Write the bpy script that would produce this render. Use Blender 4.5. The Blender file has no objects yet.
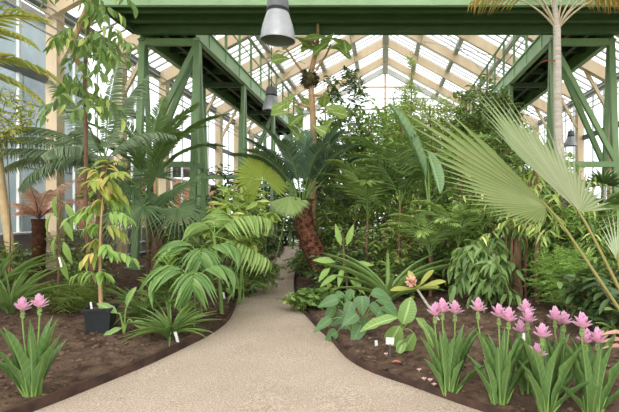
import bpy, math, random
import numpy as np
from mathutils import noise as mnoise, Vector
rng = np.random.default_rng(7)
random.seed(7)
PI = math.pi
F, CX, CY, EYE = 464.0, 383.0, 215.0, 1.6
scene = bpy.context.scene
col = scene.collection

# ------------------------------------------------------------------ helpers
def P(px, py, Y):
    return np.array([(px - CX) / F * Y, Y, EYE - (py - CY) / F * Y])
def G(px, py):
    z = 0.0
    for _ in range(8):
        Y = F * (EYE - z) / (py - CY); X = (px - CX) / F * Y
        z = .5 * z + .5 * gz(X, Y)
    return X, Y
def lin(h):
    h = h.lstrip('#')
    c = [int(h[i:i + 2], 16) / 255 for i in (0, 2, 4)]
    return tuple((x / 12.92 if x <= .04045 else ((x + .055) / 1.055) ** 2.4) for x in c) + (1.0,)
def nrm(v):
    v = np.asarray(v, float)
    return v / np.maximum(np.linalg.norm(v, axis=-1, keepdims=True), 1e-9)
def U(a, b, n=None):
    return rng.uniform(a, b, n)

class MB:
    """collects shapes, then links them as ONE mesh object"""
    def __init__(s):
        s.v, s.q, s.t, s.qm, s.tm, s.at, s.n = [], [], [], [], [], [], 0
    def add(s, v, f, mi=0, at=None):
        v = np.asarray(v, float).reshape(-1, 3)
        f = np.asarray(f, int)
        s.v.append(v)
        s.at.append(np.zeros((len(v), 2)) if at is None else np.asarray(at, float).reshape(-1, 2))
        if len(f):
            if f.shape[1] == 4:
                s.q.append(f + s.n); s.qm.append(np.full(len(f), mi))
            else:
                s.t.append(f + s.n); s.tm.append(np.full(len(f), mi))
        s.n += len(v)
    def box(s, c, size, mi=0, rz=0):
        x, y, z = [d / 2 for d in size]
        v = np.array([[-x, -y, -z], [x, -y, -z], [x, y, -z], [-x, y, -z], [-x, -y, z], [x, -y, z], [x, y, z], [-x, y, z]])
        if rz:
            cr, sr = math.cos(rz), math.sin(rz)
            v = v @ np.array([[cr, sr, 0], [-sr, cr, 0], [0, 0, 1]])
        s.add(v + np.asarray(c, float), [[0, 3, 2, 1], [4, 5, 6, 7], [0, 1, 5, 4], [1, 2, 6, 5], [2, 3, 7, 6], [3, 0, 4, 7]], mi)
    def bar(s, a, b, w, h, mi=0, up=(0, 0, 1)):
        """square section bar from a to b; w across, h along up"""
        a, b = np.asarray(a, float), np.asarray(b, float)
        d = nrm(b - a); x = np.cross(d, up)
        if np.linalg.norm(x) < 1e-4: x = np.cross(d, (0, 1, 0))
        x = nrm(x); z = np.cross(x, d)
        v = [p + sx * x * w / 2 + sz * z * h / 2 for p in (a, b) for sx, sz in ((-1, -1), (1, -1), (1, 1), (-1, 1))]
        s.add(v, [[0, 3, 2, 1], [4, 5, 6, 7], [0, 1, 5, 4], [1, 2, 6, 5], [2, 3, 7, 6], [3, 0, 4, 7]], mi)
    def tube(s, pts, rad, k=8, mi=0, cap=True, jit=0.0):
        pts = np.asarray(pts, float); n = len(pts)
        rad = np.broadcast_to(np.asarray(rad, float), (n,))
        tan = nrm(np.gradient(pts, axis=0))
        ref = np.array([0.31, 0.95, 0.05]) if abs(tan[0][2]) > .6 else np.array([0.05, .1, 1.0])
        x = nrm(np.cross(tan, ref)); y = np.cross(tan, x)
        a = np.arange(k) / k * 2 * PI
        r = rad[:, None] * (1 + (rng.uniform(-jit, jit, (n, k)) if jit else 0))
        v = pts[:, None] + r[..., None] * (np.cos(a)[None, :, None] * x[:, None] + np.sin(a)[None, :, None] * y[:, None])
        at = np.zeros((n, k, 2)); at[..., 0] = np.linspace(0, 1, n)[:, None]
        i, j = np.meshgrid(np.arange(n - 1), np.arange(k), indexing='ij')
        j2 = (j + 1) % k
        f = np.stack([i * k + j, i * k + j2, (i + 1) * k + j2, (i + 1) * k + j], -1).reshape(-1, 4)
        s.add(v, f, mi, at)
        if cap:
            for ring, c in ((v[0], pts[0]), (v[-1], pts[-1])):
                s.add(np.vstack([ring, c]), [[q, (q + 1) % k, k] for q in range(k)], mi)
    def lathe(s, prof, c=(0, 0, 0), k=28, mi=0):
        prof = np.asarray(prof, float); n = len(prof)
        a = np.arange(k) / k * 2 * PI
        v = np.stack([prof[:, 0][:, None] * np.cos(a), prof[:, 0][:, None] * np.sin(a), np.repeat(prof[:, 1][:, None], k, 1)], -1)
        i, j = np.meshgrid(np.arange(n - 1), np.arange(k), indexing='ij'); j2 = (j + 1) % k
        f = np.stack([i * k + j, i * k + j2, (i + 1) * k + j2, (i + 1) * k + j], -1).reshape(-1, 4)
        s.add(v.reshape(-1, 3) + np.asarray(c, float), f, mi)
    def put(s, tpl, pos, d, n, L, W, mi=0):
        """many leaves of one outline, vectorised"""
        tv, tf, ta = tpl
        pos = np.asarray(pos, float).reshape(-1, 3); m = len(pos)
        if m == 0: return
        d = nrm(np.broadcast_to(np.asarray(d, float), (m, 3))); n = np.broadcast_to(np.asarray(n, float), (m, 3))
        x = np.cross(d, n); bad = np.linalg.norm(x, axis=1) < 1e-3
        if bad.any(): x = x.copy(); x[bad] = np.cross(d[bad], (0.3, .8, .52))
        x = nrm(x); z = np.cross(x, d)
        L = np.broadcast_to(np.asarray(L, float), (m,))[:, None, None]; W = np.broadcast_to(np.asarray(W, float), (m,))[:, None, None]
        v = pos[:, None] + L * (tv[None, :, 1:2] * d[:, None] + tv[None, :, 2:3] * z[:, None]) + W * tv[None, :, 0:1] * x[:, None]
        f = (tf[None] + (np.arange(m) * len(tv))[:, None, None]).reshape(-1, tf.shape[1])
        s.add(v, f, mi, np.tile(ta, (m, 1)))
    def build(s, name, mats, parent=None, smooth=True):
        me = bpy.data.meshes.new(name)
        v = np.vstack(s.v)
        off = np.zeros(3)
        nt = sum(len(x) for x in s.t); nq = sum(len(x) for x in s.q)
        me.vertices.add(len(v)); me.vertices.foreach_set('co', v.astype(np.float32).ravel())
        loops = np.concatenate([np.vstack(s.q).ravel() if nq else np.zeros(0, int), np.vstack(s.t).ravel() if nt else np.zeros(0, int)]).astype(np.int32)
        me.loops.add(len(loops)); me.loops.foreach_set('vertex_index', loops)
        tot = np.concatenate([np.full(nq, 4), np.full(nt, 3)]).astype(np.int32)
        st = np.concatenate([[0], np.cumsum(tot)[:-1]]).astype(np.int32)
        me.polygons.add(nq + nt); me.polygons.foreach_set('loop_start', st); me.polygons.foreach_set('loop_total', tot)
        mi = np.concatenate((s.qm if nq else []) + (s.tm if nt else [])).astype(np.int32)
        me.polygons.foreach_set('material_index', mi)
        me.polygons.foreach_set('use_smooth', np.full(nq + nt, bool(smooth)))
        at = np.vstack(s.at)
        for k, nm in enumerate(('leaf_t', 'leaf_s')):
            a = me.attributes.new(nm, 'FLOAT', 'POINT'); a.data.foreach_set('value', at[:, k].astype(np.float32))
        for m in (mats if isinstance(mats, (list, tuple)) else [mats]): me.materials.append(m)
        me.update(calc_edges=True); me.validate()
        o = bpy.data.objects.new(name, me); col.objects.link(o)
        if parent is not None:
            o.parent = parent
            w = Vector((0, 0, 0)); p = parent
            while p is not None: w += p.location; p = p.parent
            o.matrix_parent_inverse.identity()
            me.transform(__import__('mathutils').Matrix.Translation(-w))
        return o

def tag(o, label=None, cat=None, group=None, kind=None):
    if label: o['label'] = label
    if cat: o['category'] = cat
    if group: o['group'] = group
    if kind: o['kind'] = kind
    return o
def thing(name, label, cat, loc=(0, 0, 0), group=None, kind=None):
    o = bpy.data.objects.new(name, None); col.objects.link(o)
    o.location = tuple(float(q) for q in loc); o.empty_display_size = .1
    return tag(o, label, cat, group, kind)
def structure(name):
    o = bpy.data.objects.new(name, None); col.objects.link(o); o['kind'] = 'structure'
    return o

# ------------------------------------------------------------------ leaf outlines (x across, y along, z up)
def tpl(prof, n=5, droop=.2, fold=.25, curl=1.6, wave=0):
    ys = np.linspace(0, 1, n)
    v, a = [], []
    for i, y in enumerate(ys):
        w = prof(y) / 2
        z = -droop * y ** curl
        wz = wave * math.sin(i * 2.1)
        v += [[-w, y, z + fold * w * .5 + wz * w], [0, y, z], [w, y, z + fold * w * .5 - wz * w]]
        a += [[y, 1], [y, 0], [y, 1]]
    f = []
    for i in range(n - 1):
        b = i * 3
        f += [[b, b + 1, b + 4, b + 3], [b + 1, b + 2, b + 5, b + 4]]
    return np.array(v, float), np.array(f), np.array(a, float)
def pf(*pts):
    xs, ys = zip(*pts)
    return lambda t: float(np.interp(t, xs, ys))
LANCE = pf((0, .12), (.15, .6), (.4, 1), (.7, .75), (1, .02))
OVATE = pf((0, .1), (.12, .6), (.35, 1), (.6, .9), (.85, .45), (1, .03))
STRAP = pf((0, .8), (.3, 1), (.7, .8), (.9, .45), (1, .05))
PADDLE = pf((0, .1), (.08, .55), (.3, .95), (.6, 1), (.85, .7), (1, .08))
HEART = pf((0, .55), (.08, .9), (.25, 1), (.5, .85), (.8, .4), (1, .03))
OBOV = pf((0, .1), (.3, .45), (.65, 1), (.9, .75), (1, .2))
LEAF3 = tpl(LANCE, 4, .15, .4)
LEAFD = tpl(LANCE, 5, .45, .4)
OV4 = tpl(OVATE, 5, .2, .4)
OVD = tpl(OVATE, 6, .5, .4)
SMALL = tpl(OVATE, 3, .1, .4)
LFT = tpl(pf((0, .5), (.2, 1), (.6, .8), (1, .03)), 4, .22, .5)
LFTD = tpl(pf((0, .4), (.25, 1), (.6, .85), (1, .03)), 6, .65, .4, 1.9)
LFTS = tpl(pf((0, .6), (.3, 1), (1, .03)), 3, .08, .5)
STRAPD = tpl(STRAP, 9, .75, .35, 2.2)
STRAPU = tpl(STRAP, 8, .3, .35, 2.2)
PAD = tpl(PADDLE, 9, .3, .3, 1.8, .06)
PADD = tpl(PADDLE, 9, .75, .3, 1.5, .08)
CURC = tpl(pf((0, .3), (.15, .5), (.4, .85), (.62, 1), (.85, .6), (1, .03)), 9, .12, .35, 2.2, .05)
HRT = tpl(HEART, 7, .35, .25)
OBV = tpl(OBOV, 6, .25, .3)
PETAL = tpl(pf((0, .4), (.35, .9), (.6, 1), (.85, .55), (1, .05)), 5, -.25, .6)

# ------------------------------------------------------------------ materials
def nt_new(name):
    m = bpy.data.materials.new(name); m.use_nodes = True
    nt = m.node_tree; nt.nodes.clear()
    out = nt.nodes.new('ShaderNodeOutputMaterial')
    return m, nt, out
def mixc(nt, fac, a, b, mode='MIX'):
    n = nt.nodes.new('ShaderNodeMix'); n.data_type = 'RGBA'; n.blend_type = mode
    for sock, val in ((n.inputs['Factor'], fac), (n.inputs[6], a), (n.inputs[7], b)):
        if hasattr(val, 'is_output'): nt.links.new(val, sock)
        else: sock.default_value = val
    return n.outputs[2]
def noise_node(nt, scale, detail=3, rough=.6, coord='Object'):
    tc = nt.nodes.new('ShaderNodeTexCoord'); n = nt.nodes.new('ShaderNodeTexNoise')
    n.inputs['Scale'].default_value = scale; n.inputs['Detail'].default_value = detail; n.inputs['Roughness'].default_value = rough
    nt.links.new(tc.outputs[coord], n.inputs['Vector'])
    return n.outputs['Fac'], n
def maprange(nt, v, a, b, c=0.0, d=1.0):
    n = nt.nodes.new('ShaderNodeMapRange')
    nt.links.new(v, n.inputs[0])
    for i, q in enumerate((a, b, c, d)): n.inputs[i + 1].default_value = q
    return n.outputs[0]
LM = {}
def leaf_mat(name, a, b, tip=None, tip0=.7, rib=None, rough=.42, trans=.25, veins=0, spec=.35, hi=None, tipamt=1.0, fold=None):
    m, nt, out = nt_new(name)
    lift = 0.0 if name in ('pink', 'blush', 'fansilver', 'fanpale', 'salmon', 'orange') else .35 if name in ('curcuma', 'strap', 'cycad_dark', 'fandark', 'yellowish') else 1.0
    def lin(h, _l=globals()['lin']):
        c = _l(h)
        return tuple(min(1, v * (1 + .3 * lift) + .006 * lift) for v in c[:3]) + (1.0,)
    g = nt.nodes.new('ShaderNodeNewGeometry')
    c = mixc(nt, g.outputs['Random Per Island'], lin(a), lin(b))
    nf, _ = noise_node(nt, 5.0, 2)
    c = mixc(nt, maprange(nt, nf, .3, .7, .0, .45), c, (0, 0, 0, 1) if False else lin(a), 'MIX')
    if hi:
        h = maprange(nt, g.outputs['Random Per Island'], .86, .95)
        c = mixc(nt, h, c, lin(hi))
    at = nt.nodes.new('ShaderNodeAttribute'); at.attribute_name = 'leaf_t'
    as_ = nt.nodes.new('ShaderNodeAttribute'); as_.attribute_name = 'leaf_s'
    if veins:
        w = nt.nodes.new('ShaderNodeMath'); w.operation = 'MULTIPLY_ADD'
        nt.links.new(at.outputs['Fac'], w.inputs[0]); w.inputs[1].default_value = veins
        s2 = nt.nodes.new('ShaderNodeMath'); s2.operation = 'MULTIPLY'; s2.inputs[1].default_value = -7.0
        nt.links.new(as_.outputs['Fac'], s2.inputs[0]); nt.links.new(s2.outputs[0], w.inputs[2])
        sn = nt.nodes.new('ShaderNodeMath'); sn.operation = 'SINE'; nt.links.new(w.outputs[0], sn.inputs[0])
        c = mixc(nt, maprange(nt, sn.outputs[0], -1, 1, 0, .22), c, lin('#1c3312'))
    if tip:
        c = mixc(nt, maprange(nt, at.outputs['Fac'], tip0, 1.0, 0, tipamt), c, lin(tip))
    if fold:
        c = mixc(nt, maprange(nt, as_.outputs['Fac'], .45, 1.0, 0, .75), c, lin(fold))  # shade between pleats painted in: segment edges darkened
    if rib:
        c = mixc(nt, maprange(nt, as_.outputs['Fac'], .06, .16, .8, 0), c, lin(rib))
    if lift:
        hs = nt.nodes.new('ShaderNodeHueSaturation'); hs.inputs['Saturation'].default_value = .90; hs.inputs['Value'].default_value = 1.0; hs.inputs['Hue'].default_value = .482
        nt.links.new(c, hs.inputs['Color']); c = hs.outputs[0]
    p = nt.nodes.new('ShaderNodeBsdfPrincipled')
    nt.links.new(c, p.inputs['Base Color']); p.inputs['Roughness'].default_value = rough
    p.inputs['Specular IOR Level'].default_value = spec
    tr = nt.nodes.new('ShaderNodeBsdfTranslucent')
    c2 = mixc(nt, .22, c, lin('#a8c23a')); nt.links.new(c2, tr.inputs['Color'])
    mx = nt.nodes.new('ShaderNodeMixShader'); mx.inputs[0].default_value = trans
    nt.links.new(p.outputs[0], mx.inputs[1]); nt.links.new(tr.outputs[0], mx.inputs[2]); nt.links.new(mx.outputs[0], out.inputs[0])
    LM[name] = m
    return m
def mat(name, a, b=None, scale=8, rough=.6, metal=0, bump=0, bscale=None, detail=4, spec=.4, stretch=None, lo=.35, hi=.65):
    m, nt, out = nt_new(name)
    p = nt.nodes.new('ShaderNodeBsdfPrincipled')
    nf, nn = noise_node(nt, scale, detail)
    if stretch:
        mp = nt.nodes.new('ShaderNodeMapping'); mp.inputs['Scale'].default_value = stretch
        tc = nt.nodes.new('ShaderNodeTexCoord'); nt.links.new(tc.outputs['Object'], mp.inputs[0]); nt.links.new(mp.outputs[0], nn.inputs['Vector'])
    if b: nt.links.new(mixc(nt, maprange(nt, nf, lo, hi), lin(a), lin(b)), p.inputs['Base Color'])
    else: p.inputs['Base Color'].default_value = lin(a)
    p.inputs['Roughness'].default_value = rough; p.inputs['Metallic'].default_value = metal; p.inputs['Specular IOR Level'].default_value = spec
    if bump:
        bf, _ = noise_node(nt, bscale or scale * 3, 6, .7)
        bp = nt.nodes.new('ShaderNodeBump'); bp.inputs['Strength'].default_value = bump; bp.inputs['Distance'].default_value = .03
        nt.links.new(bf, bp.inputs['Height']); nt.links.new(bp.outputs[0], p.inputs['Normal'])
    nt.links.new(p.outputs[0], out.inputs[0])
    return m

M_soil = mat('dark_soil', '#3a2d27', '#75604f', 7, .95, bump=1.0, bscale=22, spec=.1, lo=.3, hi=.72)
M_clod = mat('soil_lumps', '#42342c', '#7d6857', 9, .95, bump=.6, bscale=40, spec=.1)
M_gravel = None
def gravel():
    m, nt, out = nt_new('pale_gravel')
    p = nt.nodes.new('ShaderNodeBsdfPrincipled')
    n1, _ = noise_node(nt, 1.1, 3); n2, _ = noise_node(nt, 70, 3, .8); n3, _ = noise_node(nt, 24, 4, .8)
    c = mixc(nt, maprange(nt, n1, .3, .7), lin('#bfae9c'), lin('#ccbdac'))
    c = mixc(nt, maprange(nt, n2, .38, .6, .85, 0), c, lin('#7f6c5b'))
    c = mixc(nt, maprange(nt, n3, .58, .72, 0, .5), c, lin('#e9dfd2'))
    nt.links.new(c, p.inputs['Base Color']); p.inputs['Roughness'].default_value = .95; p.inputs['Specular IOR Level'].default_value = .1
    bp = nt.nodes.new('ShaderNodeBump'); bp.inputs['Strength'].default_value = .5; bp.inputs['Distance'].default_value = .02
    nt.links.new(n2, bp.inputs['Height']); nt.links.new(bp.outputs[0], p.inputs['Normal']); nt.links.new(p.outputs[0], out.inputs[0])
    return m
M_gravel = gravel()
M_corten = mat('rusty_steel', '#30241f', '#523a2d', 6, .8, bump=.3)
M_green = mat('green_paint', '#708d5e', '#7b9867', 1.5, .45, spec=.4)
M_greenlit = mat('green_paint_lit_tone', '#8fae83', '#9ab88d', 1.5, .45)  # same green paint, brightness of lit girder faces put into the colour
M_greenshade = mat('green_paint_shade_tone', '#546f47', '#4b663f', 2, .6)  # same green paint, shade under the bridge put into the colour
M_undershade = mat('green_paint_deep_shade_tone', '#334529', '#3d5032', 2, .6)  # green paint again, deeper shade below the galleries painted in
M_deck = mat('dark_deck_boards', '#2b231b', '#352b22', 3, .8)
M_wood = mat('tan_laminated_timber', '#d6bd9b', '#e3cdae', 2, .6, stretch=(1, 1, .2))
M_steel = mat('grey_galvanised_steel', '#bcbdb9', '#cdceca', 3, .5)
M_white = mat('white_painted_aluminium', '#d9dcdb', '#e6e8e6', 3, .45)
M_darkrail = mat('dark_grey_rail', '#55595a', '#666a6a', 3, .5)
M_plinth = mat('mauve_grey_panel', '#827979', '#948a88', 2, .8, bump=.2)
M_tag = mat('white_plastic', '#f2f2ee', None, 3, .5)
M_pot = mat('black_plastic', '#1d2123', '#262a2c', 5, .5)
M_alu = mat('brushed_aluminium', '#9b9d9f', '#adafb1', 4, .35, metal=.3)
M_gear = mat('grey_lamp_housing', '#646466', '#737375', 4, .5, metal=.3)
M_inner = mat('reflector_inside', '#76806f', '#838c7c', 4, .5, metal=.2)
M_black = mat('black_rubber', '#1a1a1a', None, 4, .6)
M_bulb = mat('frosted_lamp_glass', '#e8e6da', None, 4, .3)
M_lawn = mat('mown_grass', '#7c8468', '#8c9278', 2, .9)
M_facade = mat('grey_blue_facade', '#93a0a6', '#a3afb4', .6, .8)
M_brick = mat('brown_brick', '#a06a4e', '#b98465', 6, .85)
M_winout = mat('outside_window_glass', '#6d7a80', '#7b888e', 2, .2)
M_roofout = mat('slate_roof', '#75706e', '#857f7c', 3, .8)
BARK_CYC = mat('scaly_red_brown_bark', '#553424', '#8a5c42', 14, .9, bump=1.0, bscale=30)
BARK_GREY = mat('pale_grey_palm_bark', '#a79d90', '#c3baac', 5, .8, bump=.3, stretch=(1, 1, 6))
BARK_LOW = mat('purplish_grey_bark', '#6e5f59', '#8c7c72', 8, .9, bump=.6, stretch=(1, 1, 4))
BARK_BRN = mat('brown_bark', '#6a4f3a', '#8d6e54', 8, .9, bump=.6, stretch=(1, 1, .3))
BARK_TAN = mat('tan_bark', '#a4835f', '#bb9b77', 6, .85, bump=.4, stretch=(1, 1, .3))
BARK_RED = mat('reddish_stem', '#664838', '#82604c', 6, .8)
M_fibre = mat('fibrous_palm_trunk', '#5d4434', '#7e6049', 18, .95, bump=1.0, bscale=30)
M_bamboo = mat('tan_bamboo', '#c9ab7b', '#dcc295', 4, .5)
M_stemg = mat('green_stem', '#6d8a43', '#7f9a50', 6, .5)
M_stemy = mat('yellow_green_petiole', '#83864c', '#9c9258', 6, .5)
M_stemw = mat('whitish_petiole', '#b0a080', '#c9b998', 6, .5)
M_moss = mat('mossy_clump', '#4b3b28', '#6b6a3a', 12, .95, bump=1)

leaf_mat('cycad', '#43614a', '#66855f', rib=None, rough=.4, trans=.08, spec=.45)
leaf_mat('datefrond', '#5a7552', '#8aa27a', rough=.4, trans=.2, spec=.45)
leaf_mat('cycad_dark', '#2f5138', '#477048', rough=.4, trans=.15)
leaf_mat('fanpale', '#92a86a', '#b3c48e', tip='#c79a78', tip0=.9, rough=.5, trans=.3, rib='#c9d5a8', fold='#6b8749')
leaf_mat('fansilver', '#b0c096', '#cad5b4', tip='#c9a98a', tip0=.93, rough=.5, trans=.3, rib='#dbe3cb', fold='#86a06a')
leaf_mat('fandark', '#37552f', '#587a42', tip='#8a8a5a', tip0=.9, rough=.4, trans=.2)
leaf_mat('fanlime', '#7f9f22', '#a0b834', rough=.5, trans=.4, rib='#c3cf62')
leaf_mat('mid', '#476d2c', '#6f9440', rough=.4, trans=.25, hi='#a9bd58')
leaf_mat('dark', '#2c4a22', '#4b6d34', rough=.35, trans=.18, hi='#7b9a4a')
leaf_mat('light', '#7c9c3e', '#a3bb5a', rough=.45, trans=.35, hi='#c9d37c')
leaf_mat('yellowish', '#8ca53a', '#c2c65a', rough=.45, trans=.4, hi='#d8c860')
leaf_mat('fresh', '#6d9c3c', '#93ba55', rough=.4, trans=.35)
leaf_mat('palm_mid', '#4c7436', '#76984c', rough=.42, trans=.25)
leaf_mat('palm_light', '#6c9442', '#98b562', rough=.42, trans=.35)
leaf_mat('palm_broad', '#4d7a38', '#7fa856', rough=.42, trans=.3)
leaf_mat('curcuma', '#41702e', '#6d9a4e', rough=.45, trans=.25, veins=70, rib='#86aa60')
leaf_mat('paddle', '#5c8a3c', '#86ab58', rough=.4, trans=.3, veins=60, rib='#a0bf74')
leaf_mat('banana', '#4d7a44', '#6d9560', rough=.4, trans=.25, veins=90, rib='#9dba80')
leaf_mat('taro', '#2b5626', '#4d7d3a', rough=.45, trans=.2, veins=35, rib='#4d7d3a', spec=.5)
leaf_mat('strap', '#4f7f38', '#86a955', rough=.4, trans=.3, rib='#a7c07a')
leaf_mat('deadfern', '#c39a82', '#dcb8a2', rough=.8, trans=.35)
leaf_mat('dead', '#a57d62', '#c7a183', rough=.8, trans=.25)
leaf_mat('amber', '#b09a3a', '#cfa548', tip='#a8743c', tip0=.75, rough=.5, trans=.4, hi='#97a53a', tipamt=.8)
leaf_mat('fig', '#6f983a', '#95b44c', rough=.4, trans=.4, rib='#c2d08a', veins=24)
leaf_mat('heath', '#4f6826', '#748636', rough=.6, trans=.3)
leaf_mat('pink', '#f0aed4', '#fbd3ea', rough=.5, trans=.4, tip='#f2cdea', tip0=.6)
leaf_mat('salmon', '#eeb0a0', '#f6cdbb', rough=.5, trans=.3)
leaf_mat('orange', '#d8602c', '#e8893a', rough=.5, trans=.3)
leaf_mat('blush', '#ecc9c2', '#f6e4da', rough=.5, trans=.3, tip='#d8837a', tip0=.6)
leaf_mat('brownleaf', '#9c4f30', '#c77c4c', rough=.7, trans=.2)
leaf_mat('outtree', '#7d9077', '#a3b29b', rough=.6, trans=.3)
leaf_mat('bractgreen', '#84a65c', '#a5bf7e', rough=.5, trans=.3)

def glass_mat(name, tint, gloss=.06):
    m, nt, out = nt_new(name)
    t = nt.nodes.new('ShaderNodeBsdfTransparent'); t.inputs[0].default_value = tint
    g = nt.nodes.new('ShaderNodeBsdfGlossy'); g.inputs['Roughness'].default_value = .05; g.inputs[0].default_value = (.9, .9, .9, 1)
    mx = nt.nodes.new('ShaderNodeMixShader'); mx.inputs[0].default_value = gloss
    nt.links.new(t.outputs[0], mx.inputs[1]); nt.links.new(g.outputs[0], mx.inputs[2]); nt.links.new(mx.outputs[0], out.inputs[0])
    return m
M_glass = glass_mat('clear_glass', (.93, .95, .95, 1))
M_glassroof = glass_mat('roof_glass', (.95, .96, .96, 1), .03)

# ------------------------------------------------------------------ ground, path, edging
LE = np.array([[-4.6, -2], [-3.5, 2], [-2.84, 3.8], [-2.65, 4.4], [-2.4, 5.5], [-2.3, 6.6], [-2.5, 7.8], [-2.88, 9.2], [-3.3, 11], [-3.58, 13.2], [-3.86, 16], [-4.3, 20], [-4.85, 22.7], [-5.6, 26]])
RE = np.array([[6.5, -2], [3.4, 2.0], [.79, 3.8], [.38, 4.2], [-.14, 4.75], [-.72, 6.05], [-1.43, 8.0], [-1.92, 10], [-2.4, 12.6], [-3.0, 16], [-3.6, 20], [-4.1, 22.7], [-4.7, 26]])
def smooth_edge(e, y):
    # smooth interpolation (Catmull-Rom over y)
    e = np.asarray(e); ys = e[:, 1]; xs = e[:, 0]
    m = np.gradient(xs, ys)
    i = np.clip(np.searchsorted(ys, y) - 1, 0, len(ys) - 2)
    h = ys[i + 1] - ys[i]; t = (y - ys[i]) / h
    return (2 * t**3 - 3 * t**2 + 1) * xs[i] + (t**3 - 2 * t**2 + t) * h * m[i] + (-2 * t**3 + 3 * t**2) * xs[i + 1] + (t**3 - t**2) * h * m[i + 1]
def gz(x, y):
    l, r = float(smooth_edge(LE, y)), float(smooth_edge(RE, y))
    if l < x < r:
        return -.10
    d = l - x if x <= l else x - r
    b = .055 + (.30 if x <= l else .16) * min(1, max(0, d - .3) / 3.2)
    q = Vector((x, y, 0))
    k = min(1, d / .25)
    if d < .09: b = -.10 + (b + .10) * (d / .09)
    return b + k * (.05 * mnoise.noise(q * 1.3) + .035 * mnoise.noise(q * 4.1) + .03 * mnoise.noise(q * 9.7))
XW_L, XW_R, Y0, Y1 = -7.5, 7.85, -1.5, 28.0
def ground():
    ys = np.concatenate([np.arange(Y0, 3, .25), np.arange(3, 8, .055), np.arange(8, 13, .11), np.arange(13, 28.01, .3)])
    mb = MB(); xs = np.concatenate([np.arange(XW_L, -4.5, .12), np.arange(-4.5, 3, .055), np.arange(3, XW_R + .1, .12)])
    v = np.array([[x, y, gz(x, y)] for y in ys for x in xs])
    nx = len(xs); i, j = np.meshgrid(np.arange(len(ys) - 1), np.arange(nx - 1), indexing='ij')
    f = np.stack([i * nx + j, i * nx + j + 1, (i + 1) * nx + j + 1, (i + 1) * nx + j], -1).reshape(-1, 4)
    mb.add(v, f)
    o = mb.build('planting_bed_ground', M_soil); o['kind'] = 'structure'
    mb = MB(); ys = np.concatenate([np.arange(Y0, 26, .15)]); k = 24
    v = []
    for y in ys:
        l, r = float(smooth_edge(LE, y)), float(smooth_edge(RE, y))
        for u in np.linspace(0, 1, k + 1):
            x = l + (r - l) * u
            v.append([x, y, .012 * mnoise.noise(Vector((x * 1.5, y * 1.5, 3)))])
    nx = k + 1; i, j = np.meshgrid(np.arange(len(ys) - 1), np.arange(k), indexing='ij')
    f = np.stack([i * nx + j, i * nx + j + 1, (i + 1) * nx + j + 1, (i + 1) * nx + j], -1).reshape(-1, 4)
    mb.add(v, f); o = mb.build('gravel_path', M_gravel); o['kind'] = 'structure'
    for e, lab, top in ((LE, 'rusty brown steel edging holding the soil beside the potted sapling', .09), (RE, 'thin dark steel edging between path and the bed of pink flowers', .065)):
        mb = MB(); ys = np.arange(1.0, 25, .12)
        sgn = -1 if e is LE else 1
        v = []
        for y in ys:
            x = float(smooth_edge(e, y)); tt = top + .006 * math.sin(y * 5)
            v += [[x, y, -.08], [x, y, tt], [x + sgn * .014, y, tt], [x + sgn * .014, y, -.08]]
        f = []
        for i in range(len(ys) - 1):
            for a in range(3): f.append([i * 4 + a, i * 4 + a + 1, i * 4 + a + 5, i * 4 + a + 4])
        mb.add(v, f); tag(mb.build('garden_edging', M_corten, smooth=False), lab, 'edging')
ground()
def clods():
    mb = MB(); n = 0
    ico = np.array([[0, 0, 1], [.89, 0, .45], [.28, .85, .45], [-.72, .53, .45], [-.72, -.53, .45], [.28, -.85, .45], [.72, .53, -.45], [-.28, .85, -.45], [-.89, 0, -.45], [-.28, -.85, -.45], [.72, -.53, -.45], [0, 0, -1]])
    fc = np.array([[0, 1, 2], [0, 2, 3], [0, 3, 4], [0, 4, 5], [0, 5, 1], [1, 6, 2], [2, 7, 3], [3, 8, 4], [4, 9, 5], [5, 10, 1], [1, 10, 6], [2, 6, 7], [3, 7, 8], [4, 8, 9], [5, 9, 10], [6, 11, 7], [7, 11, 8], [8, 11, 9], [9, 11, 10], [10, 11, 6]])
    while n < 5200:
        y = U(2.8, 9.5) if n % 3 else U(2.8, 6.2); x = U(-6.5, 5)
        l, r = float(smooth_edge(LE, y)), float(smooth_edge(RE, y))
        if l - .1 < x < r + .1: continue
        s = .008 + .028 * rng.random() ** 3
        v = ico * (1 + rng.uniform(-.35, .35, (12, 1))) * s * np.array([1.2, 1, .7])
        mb.add(v + [x, y, gz(x, y) + s * .2], fc); n += 1
    o = mb.build('soil_crumbs', M_clod); tag(o, 'loose brown crumbs of soil scattered over the planting beds', 'soil', kind='stuff')
clods()

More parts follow.
